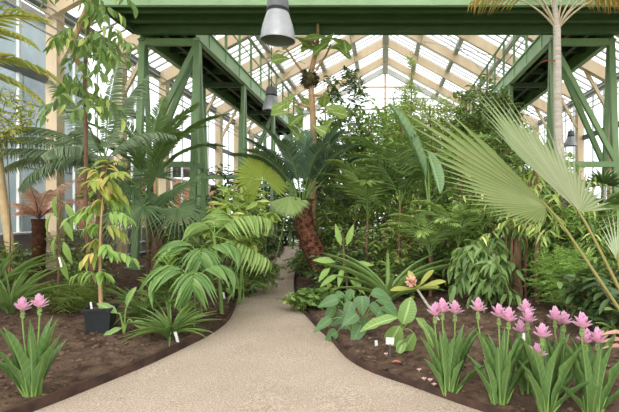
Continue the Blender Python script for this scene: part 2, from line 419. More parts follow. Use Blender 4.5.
# ------------------------------------------------------------------ greenhouse shell
RX, RZ, SL = .13, 10.5, .55
def roofz(x): return RZ - SL * abs(x - RX)
RAFT = [23.3 + 2.6 * k for k in range(-9, 2)]
def shell():
    ceil = structure('ceiling')
    for y in RAFT:
        mb = MB()
        for xe in (XW_L, XW_R):
            mb.bar((xe, y, roofz(xe) - .2), (RX, y, RZ - .2), .15, .36, up=(0, 0, 1))
        mb.build('rafter', M_wood, ceil, False)
    for xe, n in ((XW_L, 5), (XW_R, 5)):
        for k in range(1, n):
            x = RX + (xe - RX) * k / n
            mb = MB(); mb.bar((x, Y0, roofz(x) + .02), (x, Y1, roofz(x) + .02), .2, .16)
            mb.build('purlin', M_steel, ceil, False)
            if k in (1, 3):
                mb = MB(); mb.bar((x, Y0, roofz(x) - .45), (x, Y1, roofz(x) - .45), .035, .035); mb.build('tie_rod', M_steel, ceil, False)
    mb = MB(); mb.bar((RX, Y0, RZ - .15), (RX, Y1, RZ - .15), .3, .5); mb.build('ridge_beam', M_steel, ceil, False)
    for y0 in RAFT[3:9:2]:           # slim wind-brace rods between rafters
        for sx in (-1, 1):
            mb = MB(); xa, xb = RX + sx * 1.6, RX + sx * 4.6
            mb.tube([(xa, y0, roofz(xa) - .25), (xb, y0 + 2.6, roofz(xb) - .25)], .018, 5)
            mb.tube([(xb, y0, roofz(xb) - .25), (xa, y0 + 2.6, roofz(xa) - .25)], .018, 5)
            mb.build('wind_brace', M_steel, ceil)
    for xe in (XW_L, XW_R):
        mb = MB()
        ex = xe + (.25 if xe > 0 else -.25)
        z0, z1 = roofz(ex) + .14, RZ + .14
        mb.add([[ex, Y0, z0], [ex, Y1, z0], [RX, Y1, z1], [RX, Y0, z1]], [[0, 1, 2, 3]], 0)
        for y in np.arange(Y0, Y1 + .01, .43):
            mb.bar((ex, y, z0), (RX, y, z1), .085, .05, 1)
        mb.build('roof_glazing', [M_glassroof, M_steel], ceil, False)
    # side walls
    for nm, x, sg in (('wall_left', XW_L, 1), ('wall_right', XW_R, -1)):
        w = structure(nm)
        ez = roofz(x)
        for y in RAFT:
            yy = y + .15
            mb = MB(); mb.box((x + sg * .12, yy, ez / 2), (.24, .26, ez)); mb.build('timber_post', M_wood, w, False)
            mb = MB(); xi = x + sg * 1.05
            mb.bar((x + sg * .2, yy, 5.0), (xi, yy, roofz(xi) - .3), .1, .1, up=(0, 1, 0)); mb.build('knee_brace', M_wood, w, False)
        mb = MB(); mb.box((x - sg * .05, (Y0 + Y1) / 2, .56), (.1, Y1 - Y0, 1.3)); mb.build('plinth_panel', M_plinth, w, False)
        for z in (.45, .78, 1.22):
            mb = MB(); mb.tube([(x + sg * .06, Y0, z), (x + sg * .06, Y1, z)], .028, 8); mb.build('heating_pipe', M_white, w)
        for z in (5.5, 5.7, 5.92, 6.08):
            mb = MB(); mb.tube([(x + sg * .3, Y0, z), (x + sg * .3, Y1, z)], .022, 6); mb.build('wall_pipe', M_steel, w)
        mb = MB(); mb.box((x, (Y0 + Y1) / 2, 4.62), (.12, Y1 - Y0, .17)); mb.build('transom_rail', M_darkrail, w, False)
        mb = MB(); mb.box((x, (Y0 + Y1) / 2, 2.9), (.06, Y1 - Y0, .06)); mb.build('middle_rail', M_white, w, False)
        mb = MB(); mb.box((x, (Y0 + Y1) / 2, ez - .05), (.2, Y1 - Y0, .2)); mb.build('eaves_beam', M_darkrail, w, False)
        mb = MB()
        xx = x - sg * .03
        mb.add([[xx, Y0, 1.2], [xx, Y1, 1.2], [xx, Y1, ez], [xx, Y0, ez]], [[0, 1, 2, 3]], 0)
        for y in np.arange(RAFT[0] + .15 - 2.6 * 2, Y1, 2.6 / 3):
            if y > Y0: mb.box((x - sg * .02, y, (1.2 + ez) / 2), (.06, .06, ez - 1.2), 1)
        mb.build('side_glazing', [M_glass, M_white], w, False)
    # far gable
    w = structure('wall_far')
    mb = MB()
    mb.add([[XW_L, Y1, 0], [XW_R, Y1, 0], [XW_R, Y1, roofz(XW_R)], [RX, Y1, RZ], [XW_L, Y1, roofz(XW_L)]], [[0, 1, 2], [0, 2, 4], [4, 2, 3]], 0)
    mb.build('gable_glazing', [M_glass], w, False)
    for x in np.arange(RX - 7.2, RX + 7.3, 1.2):
        mb = MB(); main = abs(x - RX) < .1
        zt = roofz(x) - .05
        mb.box((x, Y1 - .06, zt / 2), (.12 if main else .05, .1, zt)); mb.build('mullion', M_wood if main else M_white, w, False)
    for z, mt, t in ((9.3, M_wood, .09), (7.95, M_wood, .09), (8.6, M_white, .05), (6.6, M_wood, .09), (5.2, M_white, .07), (3.9, M_white, .07), (2.6, M_white, .07), (1.2, M_white, .1)):
        mb = MB(); hw = min(7.6, (RZ - z) / SL - .05)
        mb.box((RX, Y1 - .06, z), (2 * hw, .09, t)); mb.build('transom', mt, w, False)
    mb = MB()
    for xe in (XW_L, XW_R): mb.bar((xe, Y1 - .1, roofz(xe) - .15), (RX, Y1 - .1, RZ - .15), .2, .3)
    mb.build('gable_frame', M_steel, w, False)
    # the ground outside
    mb = MB(); mb.add([[-70, -20, -.12], [70, -20, -.12], [70, 90, -.12], [-70, 90, -.12]], [[0, 1, 2, 3]])
    mb.build('outside_ground', M_lawn)['kind'] = 'structure'
shell()

# ------------------------------------------------------------------ steel walkways
ZD = 6.05
def bridge():
    ZD = 6.09
    t = thing('walkway_bridge', 'green steel walkway bridge crossing high over the gravel path', 'walkway', (0, 10.8, ZD))
    xa, xb = -6.15, 8.0 - .35
    xc, w = (xa + xb) / 2, xb - xa
    mb = MB()
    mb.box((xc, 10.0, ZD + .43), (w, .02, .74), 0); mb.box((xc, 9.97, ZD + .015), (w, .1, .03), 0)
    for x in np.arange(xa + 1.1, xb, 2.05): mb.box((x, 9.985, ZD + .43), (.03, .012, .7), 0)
    mb.build('front_girder', M_greenlit, t, False)
    mb = MB(); mb.box((xc, 11.5, ZD + .3), (w, .05, .5)); mb.box((xc, 11.52, ZD + .03), (w, .16, .05)); mb.build('rear_girder', M_greenshade, t, False)
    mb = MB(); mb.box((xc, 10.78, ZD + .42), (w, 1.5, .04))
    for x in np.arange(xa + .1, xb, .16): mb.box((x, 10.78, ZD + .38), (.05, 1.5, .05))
    mb.build('deck', M_greenshade, t, False)
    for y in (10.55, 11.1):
        mb = MB(); mb.box((xc, y, ZD + .26), (w, .06, .22)); mb.box((xc, y, ZD + .14), (w, .14, .03)); mb.build('joist', M_greenshade, t, False)
    mb = MB(); mb.box((xa, 10.77, ZD + .35), (.04, 1.5, .7)); mb.box((xa, 10.77, ZD + .02), (.14, 1.5, .04)); mb.build('end_girder', M_greenshade, t, False)
    for y in (10.05, 11.5):
        mb = MB()
        mb.box((xc, y, 7.75), (w, .06, .06)); mb.box((xc, y, 7.3), (w, .03, .03))
        for x in np.arange(xa + .05, xb, 1.3): mb.box((x, y, 7.15), (.05, .05, 1.2))
        mb.build('railing', M_green, t, False)
def gallery(xi, xo, name_label):
    t = thing('walkway_gallery', name_label, 'walkway', ((xi + xo) / 2, 11.7, 0))
    ya, yb = 11.58, 27.2; yc, L = (ya + yb) / 2, yb - ya
    s = 1 if xi > xo else -1      # direction of the inner side
    xc, w = (xi + xo) / 2, abs(xi - xo)
    for nm, x, m in (('inner_girder', xi, M_greenlit), ('outer_girder', xo, M_green)):
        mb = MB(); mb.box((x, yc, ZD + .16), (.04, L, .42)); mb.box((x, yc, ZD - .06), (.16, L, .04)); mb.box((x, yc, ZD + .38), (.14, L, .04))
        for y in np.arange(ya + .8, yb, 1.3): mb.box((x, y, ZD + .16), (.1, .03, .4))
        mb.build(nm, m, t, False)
    mb = MB(); mb.box((xc, yc, ZD + .36), (w, L, .04)); mb.build('deck', M_deck, t, False)
    for f in (.33, .67):
        x = xi + (xo - xi) * f
        mb = MB(); mb.box((x, yc, ZD + .26), (.06, L, .16)); mb.box((x, yc, ZD + .17), (.11, L, .03)); mb.build('joist', M_undershade, t, False)
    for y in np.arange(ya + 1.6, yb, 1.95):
        mb = MB(); mb.box((xc, y, ZD + .25), (w, .1, .18)); mb.build('cross_beam', M_undershade, t, False)
    mb = MB()
    mb.box((xi, yc, 7.72), (.06, L, .06)); mb.box((xi, yc, 7.2), (.03, L, .03))
    for y in np.arange(ya + .9, yb, 1.3): mb.box((xi, y, 7.1), (.07, .05, 1.25))
    mb.build('railing', M_green, t, False)
    mb = MB()
    mb.box((xo, yc, 7.72), (.06, L, .06))
    for y in np.arange(ya + .9, yb, 1.3): mb.box((xo, y, 7.1), (.07, .05, 1.25))
    mb.build('railing', M_green, t, False)
    for k, y in enumerate((11.75, 15.6, 19.8, 23.8)):
        for x in (xi - s * .02, xo):
            g0 = gz(x, y)
            mb = MB(); mb.bar((x, y - .05, ZD), (x, y - .45, g0 - .1), .15 if k == 0 else .11, .12, up=(0, 1, 0))
            mb.box((x, y - .45, g0 + .02), (.34, .34, .08)); mb.build('post', M_green, t, False)
            mb = MB(); mb.bar((x, y + .05, ZD), (x, y + .5, g0 - .1), .1, .08, up=(0, 1, 0)); mb.box((x, y + .5, g0 + .02), (.3, .3, .08)); mb.build('post', M_green, t, False)
            mb = MB(); mb.bar((x, y - .3, 2.85), (x, y + .32, 2.85), .08, .12); mb.build('tie', M_green, t, False)
        mb = MB(); mb.bar((xi, y - .06, ZD - .1), (xo, y - .06, ZD - .1), .12, .16); mb.build('head_beam', M_green if k == 0 else M_undershade, t, False)
        for dy in (-.3, .32) if k % 2 == 0 else ():
            mb = MB(); mb.bar((xi - s * .06, y + dy * .2, ZD - .2), (xo, y + dy, 2.9), .12 if k == 0 else .08, .1, up=(0, 1, 0)); mb.build('brace', M_green, t, False)
        mb = MB(); mb.bar((xi, y - .3, 2.85), (xo, y - .3, 2.85), .1, .14); mb.build('cross_rail', M_green, t, False)
bridge()
gallery(-4.66, -6.05, 'green steel gallery on braced posts beside the window wall and path')
gallery(4.26, 5.75, 'green steel gallery on braced posts behind the tall grey palm trunk')

# ------------------------------------------------------------------ lamps
def lamp(px, py_bot, Y, dia, label):
    b = P(px, py_bot, Y)
    k = dia / .5
    t = thing('pendant_lamp', label, 'lamp', b)
    x, y, z = b
    mb = MB(); mb.lathe([(.25 * k, 0), (.252 * k, .02 * k), (.245 * k, .1 * k), (.22 * k, .22 * k), (.17 * k, .38 * k), (.155 * k, .42 * k)], (x, y, z), 36)
    mb.lathe([(.243 * k, .012 * k), (.236 * k, .1 * k), (.21 * k, .22 * k), (.16 * k, .38 * k), (.02, .40 * k)], (x, y, z), 36, 1)
    mb.lathe([(.25 * k, 0), (.243 * k, .012 * k)], (x, y, z), 36, 0)
    mb.build('reflector', [M_alu, M_inner], t)
    mb = MB(); mb.lathe([(.165 * k, .415 * k), (.168 * k, .44 * k), (.165 * k, .46 * k)], (x, y, z), 32); mb.build('rubber_seal', M_black, t)
    mb = MB(); mb.lathe([(.155 * k, .44 * k), (.155 * k, .56 * k), (.142 * k, .62 * k), (.14 * k, .64 * k), (.12 * k, .68 * k), (.05 * k, .7 * k), (0, .7 * k)], (x, y, z), 32); mb.build('housing', M_gear, t)
    mb = MB(); mb.lathe([(0, .1 * k), (.05 * k, .13 * k), (.06 * k, .2 * k), (.04 * k, .3 * k), (.03 * k, .4 * k)], (x, y, z), 16); mb.build('bulb', M_bulb, t)
    mb = MB(); mb.tube([(x, y, z + .68 * k), (x, y, roofz(x) - .0)], .011, 6); mb.tube([(x, y, z + .68 * k), (x, y, z + .76 * k)], .025, 8); mb.build('cord', M_black, t)
lamp(278, 41, 6.8, .5, 'large grey pendant lamp hanging nearest, in front of the green bridge')
lamp(271.5, 111, 12.2, .46, 'small pendant lamp hanging beside the gallery railing above the cycad')
lamp(571, 146, 16.0, .38, 'small pendant lamp hanging behind the grey palm trunk by the window wall')

# ------------------------------------------------------------------ plant kit
def path_pts(base, az, elev, L, bend, n=14, pw=1.3):
    s = np.linspace(0, 1, n)
    th = elev - bend * s ** pw
    ct, stt = np.cos(th), np.sin(th)
    tan = np.stack([ct * math.cos(az), ct * math.sin(az), stt], -1)
    nr = np.stack([-stt * math.cos(az), -stt * math.sin(az), ct], -1)
    ds = L / (n - 1)
    p = np.vstack([[0, 0, 0], np.cumsum((tan[:-1] + tan[1:]) / 2 * ds, axis=0)]) + np.asarray(base, float)
    return s, p, tan, nr
def interp(s, a, q):
    return np.stack([np.interp(q, s, a[:, k]) for k in range(a.shape[1])], -1)
def frond(mb, base, az, elev, L, bend, n=30, ll=.3, lw=.03, a0=70, a1=35, v=.25, T=LFT, start=.18, r=.012, mi_r=0, mi_l=1, tw=0.0, tipl=.35, basel=.5):
    s, p, tan, nr = path_pts(base, az, elev, L, bend)
    mb.tube(p, np.linspace(r, r * .3, len(p)), 5, mi_r)
    q = np.linspace(start, .99, n); u = (q - start) / (1 - start)
    pp, tt, nn = interp(s, p, q), nrm(interp(s, tan, q)), nrm(interp(s, nr, q))
    side = np.cross(tt, nn)
    if tw:
        c_, s_ = math.cos(tw), math.sin(tw)
        side, nn = side * c_ + nn * s_, nn * c_ - side * s_
    ang = np.radians(a0 + (a1 - a0) * u)[:, None]
    prof = np.where(u < .35, basel + (1 - basel) * (u / .35), 1 - (1 - tipl) * ((u - .35) / .65) ** 1.5)
    for sg in (-1, 1):
        d = tt * np.cos(ang) + sg * side * np.sin(ang) + nn * v + rng.normal(0, .05, (n, 3))
        mb.put(T, pp + nn * r * .3, d, nn, ll * prof * U(.9, 1.1, n), lw * U(.85, 1.1, n), mi_l)
def fan(mb, hub, axis, normal, R, n=40, span=math.radians(280), join=.5, tipd=.18, pleat=.5, cup=.0, mi=0, edge=.25, jit=.06, costa=.0, lo=None, epow=1.5):
    axis = nrm(axis); normal = nrm(np.asarray(normal) - np.dot(normal, axis) * axis); side = np.cross(axis, normal)
    hub = np.asarray(hub, float)
    dphi = span / n
    rs = np.array([.03, .2, .42, join, (join + 1) / 2 + .02, .93, 1.0]); rs[2] = min(rs[2], join * .8)
    hw0 = math.tan(dphi / 2)
    lo = -span / 2 if lo is None else math.radians(lo)
    far = max(abs(lo), abs(lo + span))
    for i in range(n):
        phi = lo + (i + .5) * dphi
        Rr = R * (1 - edge * (abs(phi) / far) ** epow) * U(1 - jit, 1 + jit)
        d = axis * math.cos(phi) + side * math.sin(phi)
        tdir = -axis * math.sin(phi) + side * math.cos(phi)
        o = hub + axis * costa * R * math.cos(phi) * .5
        v, a = [], []
        dd = tipd * U(.6, 1.4)
        for r in rs:
            if r <= join: w = hw0 * r * Rr
            else: w = hw0 * join * Rr * max(.03, 1 - ((r - join) / (1 - join)) ** .75)
            over = max(0, r - join * .7)
            c = o + d * r * Rr + normal * (cup * r * r * Rr) + np.array([0, 0, -1]) * dd * Rr * over ** 2
            v += [c - tdir * w, c + normal * w * pleat * (1.0 if r <= join else .5), c + tdir * w]
            a += [[r, 1], [r, 0], [r, 1]]
        f = []
        for k in range(len(rs) - 1):
            b = k * 3; f += [[b, b + 1, b + 4, b + 3], [b + 1, b + 2, b + 5, b + 4]]
        mb.add(v, f, mi, a)
def curve3(pts, n=16):
    """smooth curve through a few points"""
    pts = np.asarray(pts, float); t = np.linspace(0, len(pts) - 1, n); out = []
    pp = np.vstack([2 * pts[0] - pts[1], pts, 2 * pts[-1] - pts[-2]])
    for u in t:
        i = min(int(u), len(pts) - 2); f = u - i
        p0, p1, p2, p3 = pp[i], pp[i + 1], pp[i + 2], pp[i + 3]
        out.append(.5 * (2 * p1 + (p2 - p0) * f + (2 * p0 - 5 * p1 + 4 * p2 - p3) * f * f + (3 * p1 - p0 - 3 * p2 + p3) * f ** 3))
    return np.array(out)
def at_ground(x, y): return np.array([x, y, gz(x, y)])
def twigs(mb, starts, dirs, tl, nl, T, ll, lw, mi_l=1, mi_t=0, droop=.3, tr=.006, spread=1.0, sag=.25):
    """leafy twigs: a thin bent stalk with leaves set along it"""
    m = len(starts); dirs = nrm(dirs)
    L = tl * U(.7, 1.25, m)
    for k in range(m):
        q = np.linspace(0, 1, 4)[:, None]
        p = starts[k] + dirs[k] * L[k] * q + np.array([0, 0, -sag]) * L[k] * q ** 2
        mb.tube(p, [tr, tr * .8, tr * .6, tr * .3], 3, mi_t, cap=False)
    u = (np.arange(nl) + .6) / nl
    pos = starts[:, None] + dirs[:, None] * (L[:, None] * u)[..., None]
    pos[..., 2] -= sag * L[:, None] * (u ** 2)[None]
    per = nrm(np.cross(dirs, (0.1, .2, 1.0)))[:, None] * np.where(np.arange(nl) % 2, 1, -1)[None, :, None]
    d = per * spread + dirs[:, None] * .6 + rng.normal(0, .35, (m, nl, 3)); d[..., 2] -= droop
    n = rng.normal(0, .35, (m, nl, 3)) + np.array([0, 0, 1.0])
    mb.put(T, pos.reshape(-1, 3), d.reshape(-1, 3), n.reshape(-1, 3), ll * U(.65, 1.2, m * nl), lw * U(.7, 1.15, m * nl), mi_l)
def shrub(name, label, cat, x, y, h, r, leaf, T=LEAF3, ll=.14, lw=.05, n=90, nl=9, tl=.4, stems=3, bark=None, low=.15, droop=.3, ry=None, sag=.25, sr=.014, lean=(0, 0), spread=1.0, up=.4, shape=.5, group=None, z=None):
    g = at_ground(x, y)
    t = thing(name, label, cat, g, group)
    bark = bark or BARK_BRN; ry = ry or r
    tips = []
    for k in range(stems):
        a = 2 * PI * k / max(1, stems) + U(0, 1)
        rr = r * .5 * (stems > 1)
        e = g + np.array([math.cos(a) * rr + lean[0], math.sin(a) * rr + lean[1], h * U(.75, .92)])
        c = curve3([g + np.array([math.cos(a) * .06, math.sin(a) * .06, -.05]), g + (e - g) * .45 + rng.normal(0, .05, 3) * h * .3, e], 10)
        mb = MB(); mb.tube(c, np.linspace(sr, sr * .35, 10), 6, 0); mb.build('stem', bark, t)
        tips.append(c)
    m = n
    u = rng.normal(0, 1, (m, 3)); u = nrm(u) * (U(.15, 1, m) ** .45)[:, None]
    zc = h * (low + 1) / 2; hz = h * (1 - low) / 2
    # ellipsoid, fuller below or above the middle by `shape`
    st = np.stack([u[:, 0] * r, u[:, 1] * ry, zc + u[:, 2] * hz], -1)
    f = (st[:, 2] - h * low) / (h - h * low)
    k = 1 + (shape - .5) * (2 * f - 1)
    st[:, 0] *= k; st[:, 1] *= k
    st[:, 0] += lean[0] * f; st[:, 1] += lean[1] * f
    d = np.stack([u[:, 0], u[:, 1], u[:, 2] * .4 + up], -1) + rng.normal(0, .35, (m, 3))
    st = st + g - nrm(d) * tl * .5
    st[:, 2] = np.maximum(st[:, 2], g[2] + .04)
    mb = MB(); twigs(mb, st, d, tl, nl, T, ll, lw, 1, 0, droop, spread=spread, sag=sag)
    mb.build('foliage', [bark, LM[leaf]], t)
    return t
def pinnate_palm(name, label, cat, base, crown, specs, leaf, r0=.06, r1=.05, trunk=None, stalk=None, group=None, bark=None, kw=None):
    """specs: (az deg, elev deg, length, bend deg)"""
    t = thing(name, label, cat, base, group)
    if trunk is not False:
        mb = MB(); c = curve3([np.asarray(base) - [0, 0, .06], (np.asarray(base) + crown) / 2 + np.array([U(-.03, .03), 0, 0]), crown], 14)
        mb.tube(c, np.linspace(r0, r1, 14), 10, 0, jit=.06); mb.build('trunk', bark or M_fibre, t)
    k0 = dict(n=30, ll=.3, lw=.03); k0.update(kw or {})
    for az, el, L, bd in specs:
        mb = MB(); frond(mb, crown, math.radians(az), math.radians(el), L, math.radians(bd), **k0)
        mb.build('frond', [stalk or M_stemg, LM[leaf]], t)
    return t
def rosette(name, label, cat, x, y, n, leaf, T, L, W, e0=80, e1=20, group=None, rad=.05, z=None, tilt=(-1, 1)):
    g = at_ground(x, y); t = thing(name, label, cat, g, group)
    for k in range(n):
        a = k * 2.399 + U(-.3, .3); e = math.radians(e0 + (e1 - e0) * (k / max(1, n - 1)) + U(-8, 8))
        mb = MB()
        d = np.array([math.cos(a) * math.cos(e), math.sin(a) * math.cos(e), math.sin(e)])
        nn = np.array([-math.cos(a) * math.sin(e), -math.sin(a) * math.sin(e), math.cos(e)])
        mb.put(T if k % 3 else STRAPU, [g + np.array([math.cos(a), math.sin(a), 0]) * rad * U(.3, 1)], d, nn, L * U(.75, 1.1), W * U(.8, 1.1))
        mb.build('leaf', LM[leaf], t)
    return t
def stalked_leaf(t, base, tip, normal, L, W, T, leaf, d, r=.012, stem=None, bow=.1, name='leaf'):
    """a leaf blade on its own curved stalk"""
    base, tip = np.asarray(base, float), np.asarray(tip, float)
    mid = (base + tip) / 2 + np.array([0, 0, bow])
    mb = MB(); mb.tube(curve3([base, mid, tip], 9), np.linspace(r, r * .6, 9), 6, 0)
    mb.put(T, [tip], d, normal, L, W, 1)
    return mb.build(name, [stem or M_stemg, LM[leaf]], t)

# ------------------------------------------------------------------ near bed: pink siam tulips
def siam_tulip(bx, by, flowers, nleaf, label, az0=0, Lf=.58, group='pink flowering ginger clumps', depth=None):
    x, y = G(bx, by + 0)
    g = at_ground(x, y); t = thing('siam_tulip', label, 'flower', g, group)
    for k in range(nleaf):
        a = az0 + k * 2.399 + U(-.3, .3)
        e = math.radians(U(72, 86) if k < nleaf * .65 else U(52, 70))
        L = Lf * (U(.95, 1.12) if k < nleaf * .6 else U(.6, .9))
        d = np.array([math.cos(a) * math.cos(e), math.sin(a) * math.cos(e) * .8, math.sin(e)])
        nn = np.array([-math.cos(a) * math.sin(e), -math.sin(a) * math.sin(e), math.cos(e)])
        b = g + np.array([math.cos(a) * .04 + U(-.02, .02), math.sin(a) * .04, -.02])
        mb = MB(); mb.put(CURC, [b], d, nn, L, U(.058, .078) * Lf / .58, 0)
        mb.tube([b, b + d * L * .3], [.013, .005], 6, 1)
        mb.build('leaf', [LM['curcuma'], M_stemg], t)
    for fx, fy in flowers:
        c = P(fx, fy, y + U(-.06, .08)); s0 = g + np.array([U(-.03, .03), U(-.03, .03), 0])
        bot = c - np.array([0, 0, .12])
        mb = MB(); mb.tube(curve3([s0, (s0 + bot) / 2 + np.array([(bot - s0)[0] * .15, 0, .03]), bot, c], 12), .0065, 6); st = mb.build('flower_stalk', M_stemg, t)
        mb = MB()
        n = 12; k = np.arange(n); a = k * 2.399; h = np.linspace(-.11, -.03, n)
        e = np.radians(np.linspace(35, 45, n))
        d = np.stack([np.cos(a) * np.cos(e), np.sin(a) * np.cos(e), np.sin(e)], -1)
        nn = np.stack([-np.cos(a) * np.sin(e), -np.sin(a) * np.sin(e), np.cos(e)], -1)
        mb.put(PETAL, c + np.stack([0 * h, 0 * h, h], -1), d, nn, .036, .03, 0)
        mb.build('green_bracts', LM['bractgreen'], st)
        mb = MB(); n = 20; k = np.arange(n); a = k * 2.399; h = np.linspace(-.035, .0, n)
        e = np.radians(np.concatenate([np.linspace(8, 40, 10), np.linspace(48, 86, 10)]))
        d = np.stack([np.cos(a) * np.cos(e), np.sin(a) * np.cos(e), np.sin(e)], -1)
        nn = np.stack([-np.cos(a) * np.sin(e), -np.sin(a) * np.sin(e), np.cos(e)], -1)
        mb.put(PETAL, c + np.stack([0 * h, 0 * h, h], -1), d, nn, .092 * U(.9, 1.1, n), .05, 0)
        mb.build('pink_bracts', LM['pink'], st)
    return t
siam_tulip(33, 396, [(22.5, 307), (39.5, 304)], 13, 'pink siam tulip clump with two flowers, alone on the soil below the potted sapling', .4, .62)
siam_tulip(449, 391, [(435, 312.5), (442.5, 309), (455, 310.5)], 14, 'siam tulip clump with three flowers close together, nearest the paddle-leaved plant', 0, .58)
siam_tulip(500, 403, [(478, 308), (499, 314), (508.5, 318)], 15, 'siam tulip clump whose tallest flower stands clear over bare soil, second from path', 1.0, .60)
siam_tulip(527, 391, [(525.5, 309.5), (528, 319), (520.5, 329.5)], 8, 'siam tulip clump half hidden between two others, three flowers stacked above it', 2.0, .52)
siam_tulip(546, 411, [(542, 334), (537, 354)], 14, 'siam tulip clump with one low flower among its leaves and another above', .5, .60)
siam_tulip(562, 393, [(555, 317), (564, 321)], 7, 'siam tulip clump behind the last one, two flowers side by side', 1.4, .52)
siam_tulip(592, 417, [(582, 324), (586, 339.5), (597.5, 339)], 16, 'widest siam tulip clump farthest from the path, under the big fan leaf', 2.2, .62)

# fallen blossoms on the soil
def blossom(px, py, label, leafm='blush', n=5, s=.035):
    x, y = G(px, py); g = at_ground(x, y) + [0, 0, .012]
    mb = MB(); a = np.arange(n) * 2 * PI / n + U(0, 2); e = .35
    d = np.stack([np.cos(a) * math.cos(e), np.sin(a) * math.cos(e), np.full(n, math.sin(e))], -1)
    mb.put(PETAL, np.repeat(g[None], n, 0), d, np.array([0, 0, 1.0]), s, s * .6, 0)
    mb.tube([g - [0, 0, .006], g + [.01, .01, .01]], .005, 5, 0)
    tag(mb.build('fallen_blossom', LM[leafm]), label, 'blossom', 'fallen blossoms on the soil')
for px, py, lb in ((386, 356, 'fallen pale blossom beside the white square plant sign'), (419, 372, 'fallen pink blossom alone between the red leaf and the tulips'), (424, 384, 'fallen blossom lying at the path edge, first of the pair'), (430, 382.5, 'fallen blossom just behind the one at the path edge'), (434, 385.5, 'fallen yellowish blossom touching the pair at the path edge')):
    blossom(px, py, lb)
def fallen_leaf(px, py, label, m='brownleaf', L=.12):
    x, y = G(px, py); g = at_ground(x, y) + [0, 0, .015]
    mb = MB(); mb.put(OVD, [g], [1, .1, .3], [0, 0, 1], L, L * .55, 0); tag(mb.build('fallen_leaf', LM[m]), label, 'leaf')
fallen_leaf(392, 363.5, 'fallen reddish leaf lying under the drooping paddle leaf')
for i, (px, py) in enumerate(((60, 380), (84, 384), (110, 345), (150, 360))):
    pass

# plant labels
def plant_tag(px, py, h, label, square=False, z=0, Y=None):
    x, y = G(px, py)
    if Y: x, y = (px - CX) / F * Y, Y
    g = at_ground(x, y); t = thing('plant_tag', label, 'plant tag', g)
    if square:
        mb = MB(); mb.box(g + [0, 0, h * .4], (.012, .006, h * .8)); mb.build('stake', M_darkrail, t, False)
        mb = MB(); mb.bar(g + [-.045, -.008, h * .85], g + [.045, -.012, h * .82], .006, .085, up=(0, -.3, 1)); mb.build('sign_plate', M_tag, t, False)
    else:
        mb = MB(); a, b = g + [-.004, 0, -.03], g + [-.03 + U(-.01, .02), -.02, h]
        mb.bar(a, b, .035, .004, up=(0, 1, .2)); mb.build('blade', M_tag, t, False)
    return t
plant_tag(390, 356, .2, 'white square plant sign on a short stake by the paddle-leaved plant', True)
plant_tag(377, 345, .06, 'small white tag lying flat beside the heart-leaved clump')
plant_tag(314, 295, .11, 'white plant tag at the foot of the scaly cycad trunk')
plant_tag(179, 344, .13, 'white plant tag standing against the edging below the strap-leaved clump')
plant_tag(225, 299, .13, 'white plant tag on soil under the broad-leaved palms, nearer one')
plant_tag(224, 283, .12, 'white plant tag on soil under the broad-leaved palms, farther one')
plant_tag(524, 345, .14, 'white plant tag between the siam tulip clumps')

# ------------------------------------------------------------------ big silvery fan palm at the near edge of the bed
def big_fan_palm():
    Y = 3.5; c = at_ground(2.12, 3.55)
    t = thing('fan_palm', 'big fan palm with huge pale silvery leaves leaning over the siam tulips', 'palm', c)
    mb = MB(); mb.tube(curve3([c - [0, 0, .1], c + [0, 0, .18], c + [-.02, 0, .38]], 8), [.16, .17, .16, .15, .15, .14, .13, .11], 14, jit=.08); mb.build('trunk', M_fibre, t)
    top = c + [-.02, 0, .36]
    def leaf(hub, axis, normal, R, n, span, m, base=None, **kw):
        mb = MB(); b = top if base is None else base
        mb.tube(curve3([b, b * .45 + hub * .55 + [0, 0, .02], hub, hub + nrm(axis) * R * .28], 14), np.linspace(.014, .006, 14), 7, 0); mb.build('petiole', M_stemy, t)
        mb = MB(); fan(mb, hub, axis, normal, R, n, span, **kw); mb.build('leaf_blade', LM[m], t)
    # first leaf: hub near (547,206), fanning to upper side and away from the trunk
    def sfan(hub, axis, side, R, n, span, m, **kw):
        axis = nrm(axis); leaf(hub, axis, np.cross(nrm(side), axis), R, n, math.radians(span), m, **kw)
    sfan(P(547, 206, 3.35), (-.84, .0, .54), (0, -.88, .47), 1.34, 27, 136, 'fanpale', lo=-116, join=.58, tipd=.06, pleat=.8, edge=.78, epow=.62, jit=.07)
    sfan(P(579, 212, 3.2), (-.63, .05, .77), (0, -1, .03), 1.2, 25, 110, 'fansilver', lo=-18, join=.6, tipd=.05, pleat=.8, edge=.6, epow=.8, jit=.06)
    # old leaf folded down near the margin
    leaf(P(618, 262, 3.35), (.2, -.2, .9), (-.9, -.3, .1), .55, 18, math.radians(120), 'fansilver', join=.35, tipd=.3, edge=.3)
    # dry leaf strips at the foot
    for px, py, dx in ((612, 345, -1), (606, 352, -.6), (616, 338, -.8)):
        mb = MB(); mb.put(LFT, [P(624, py - 4, 3.6)], [dx, -.2, .15], [0, -.5, 1], .2, .05); mb.build('dead_leaf', LM['dead'], t)
big_fan_palm()

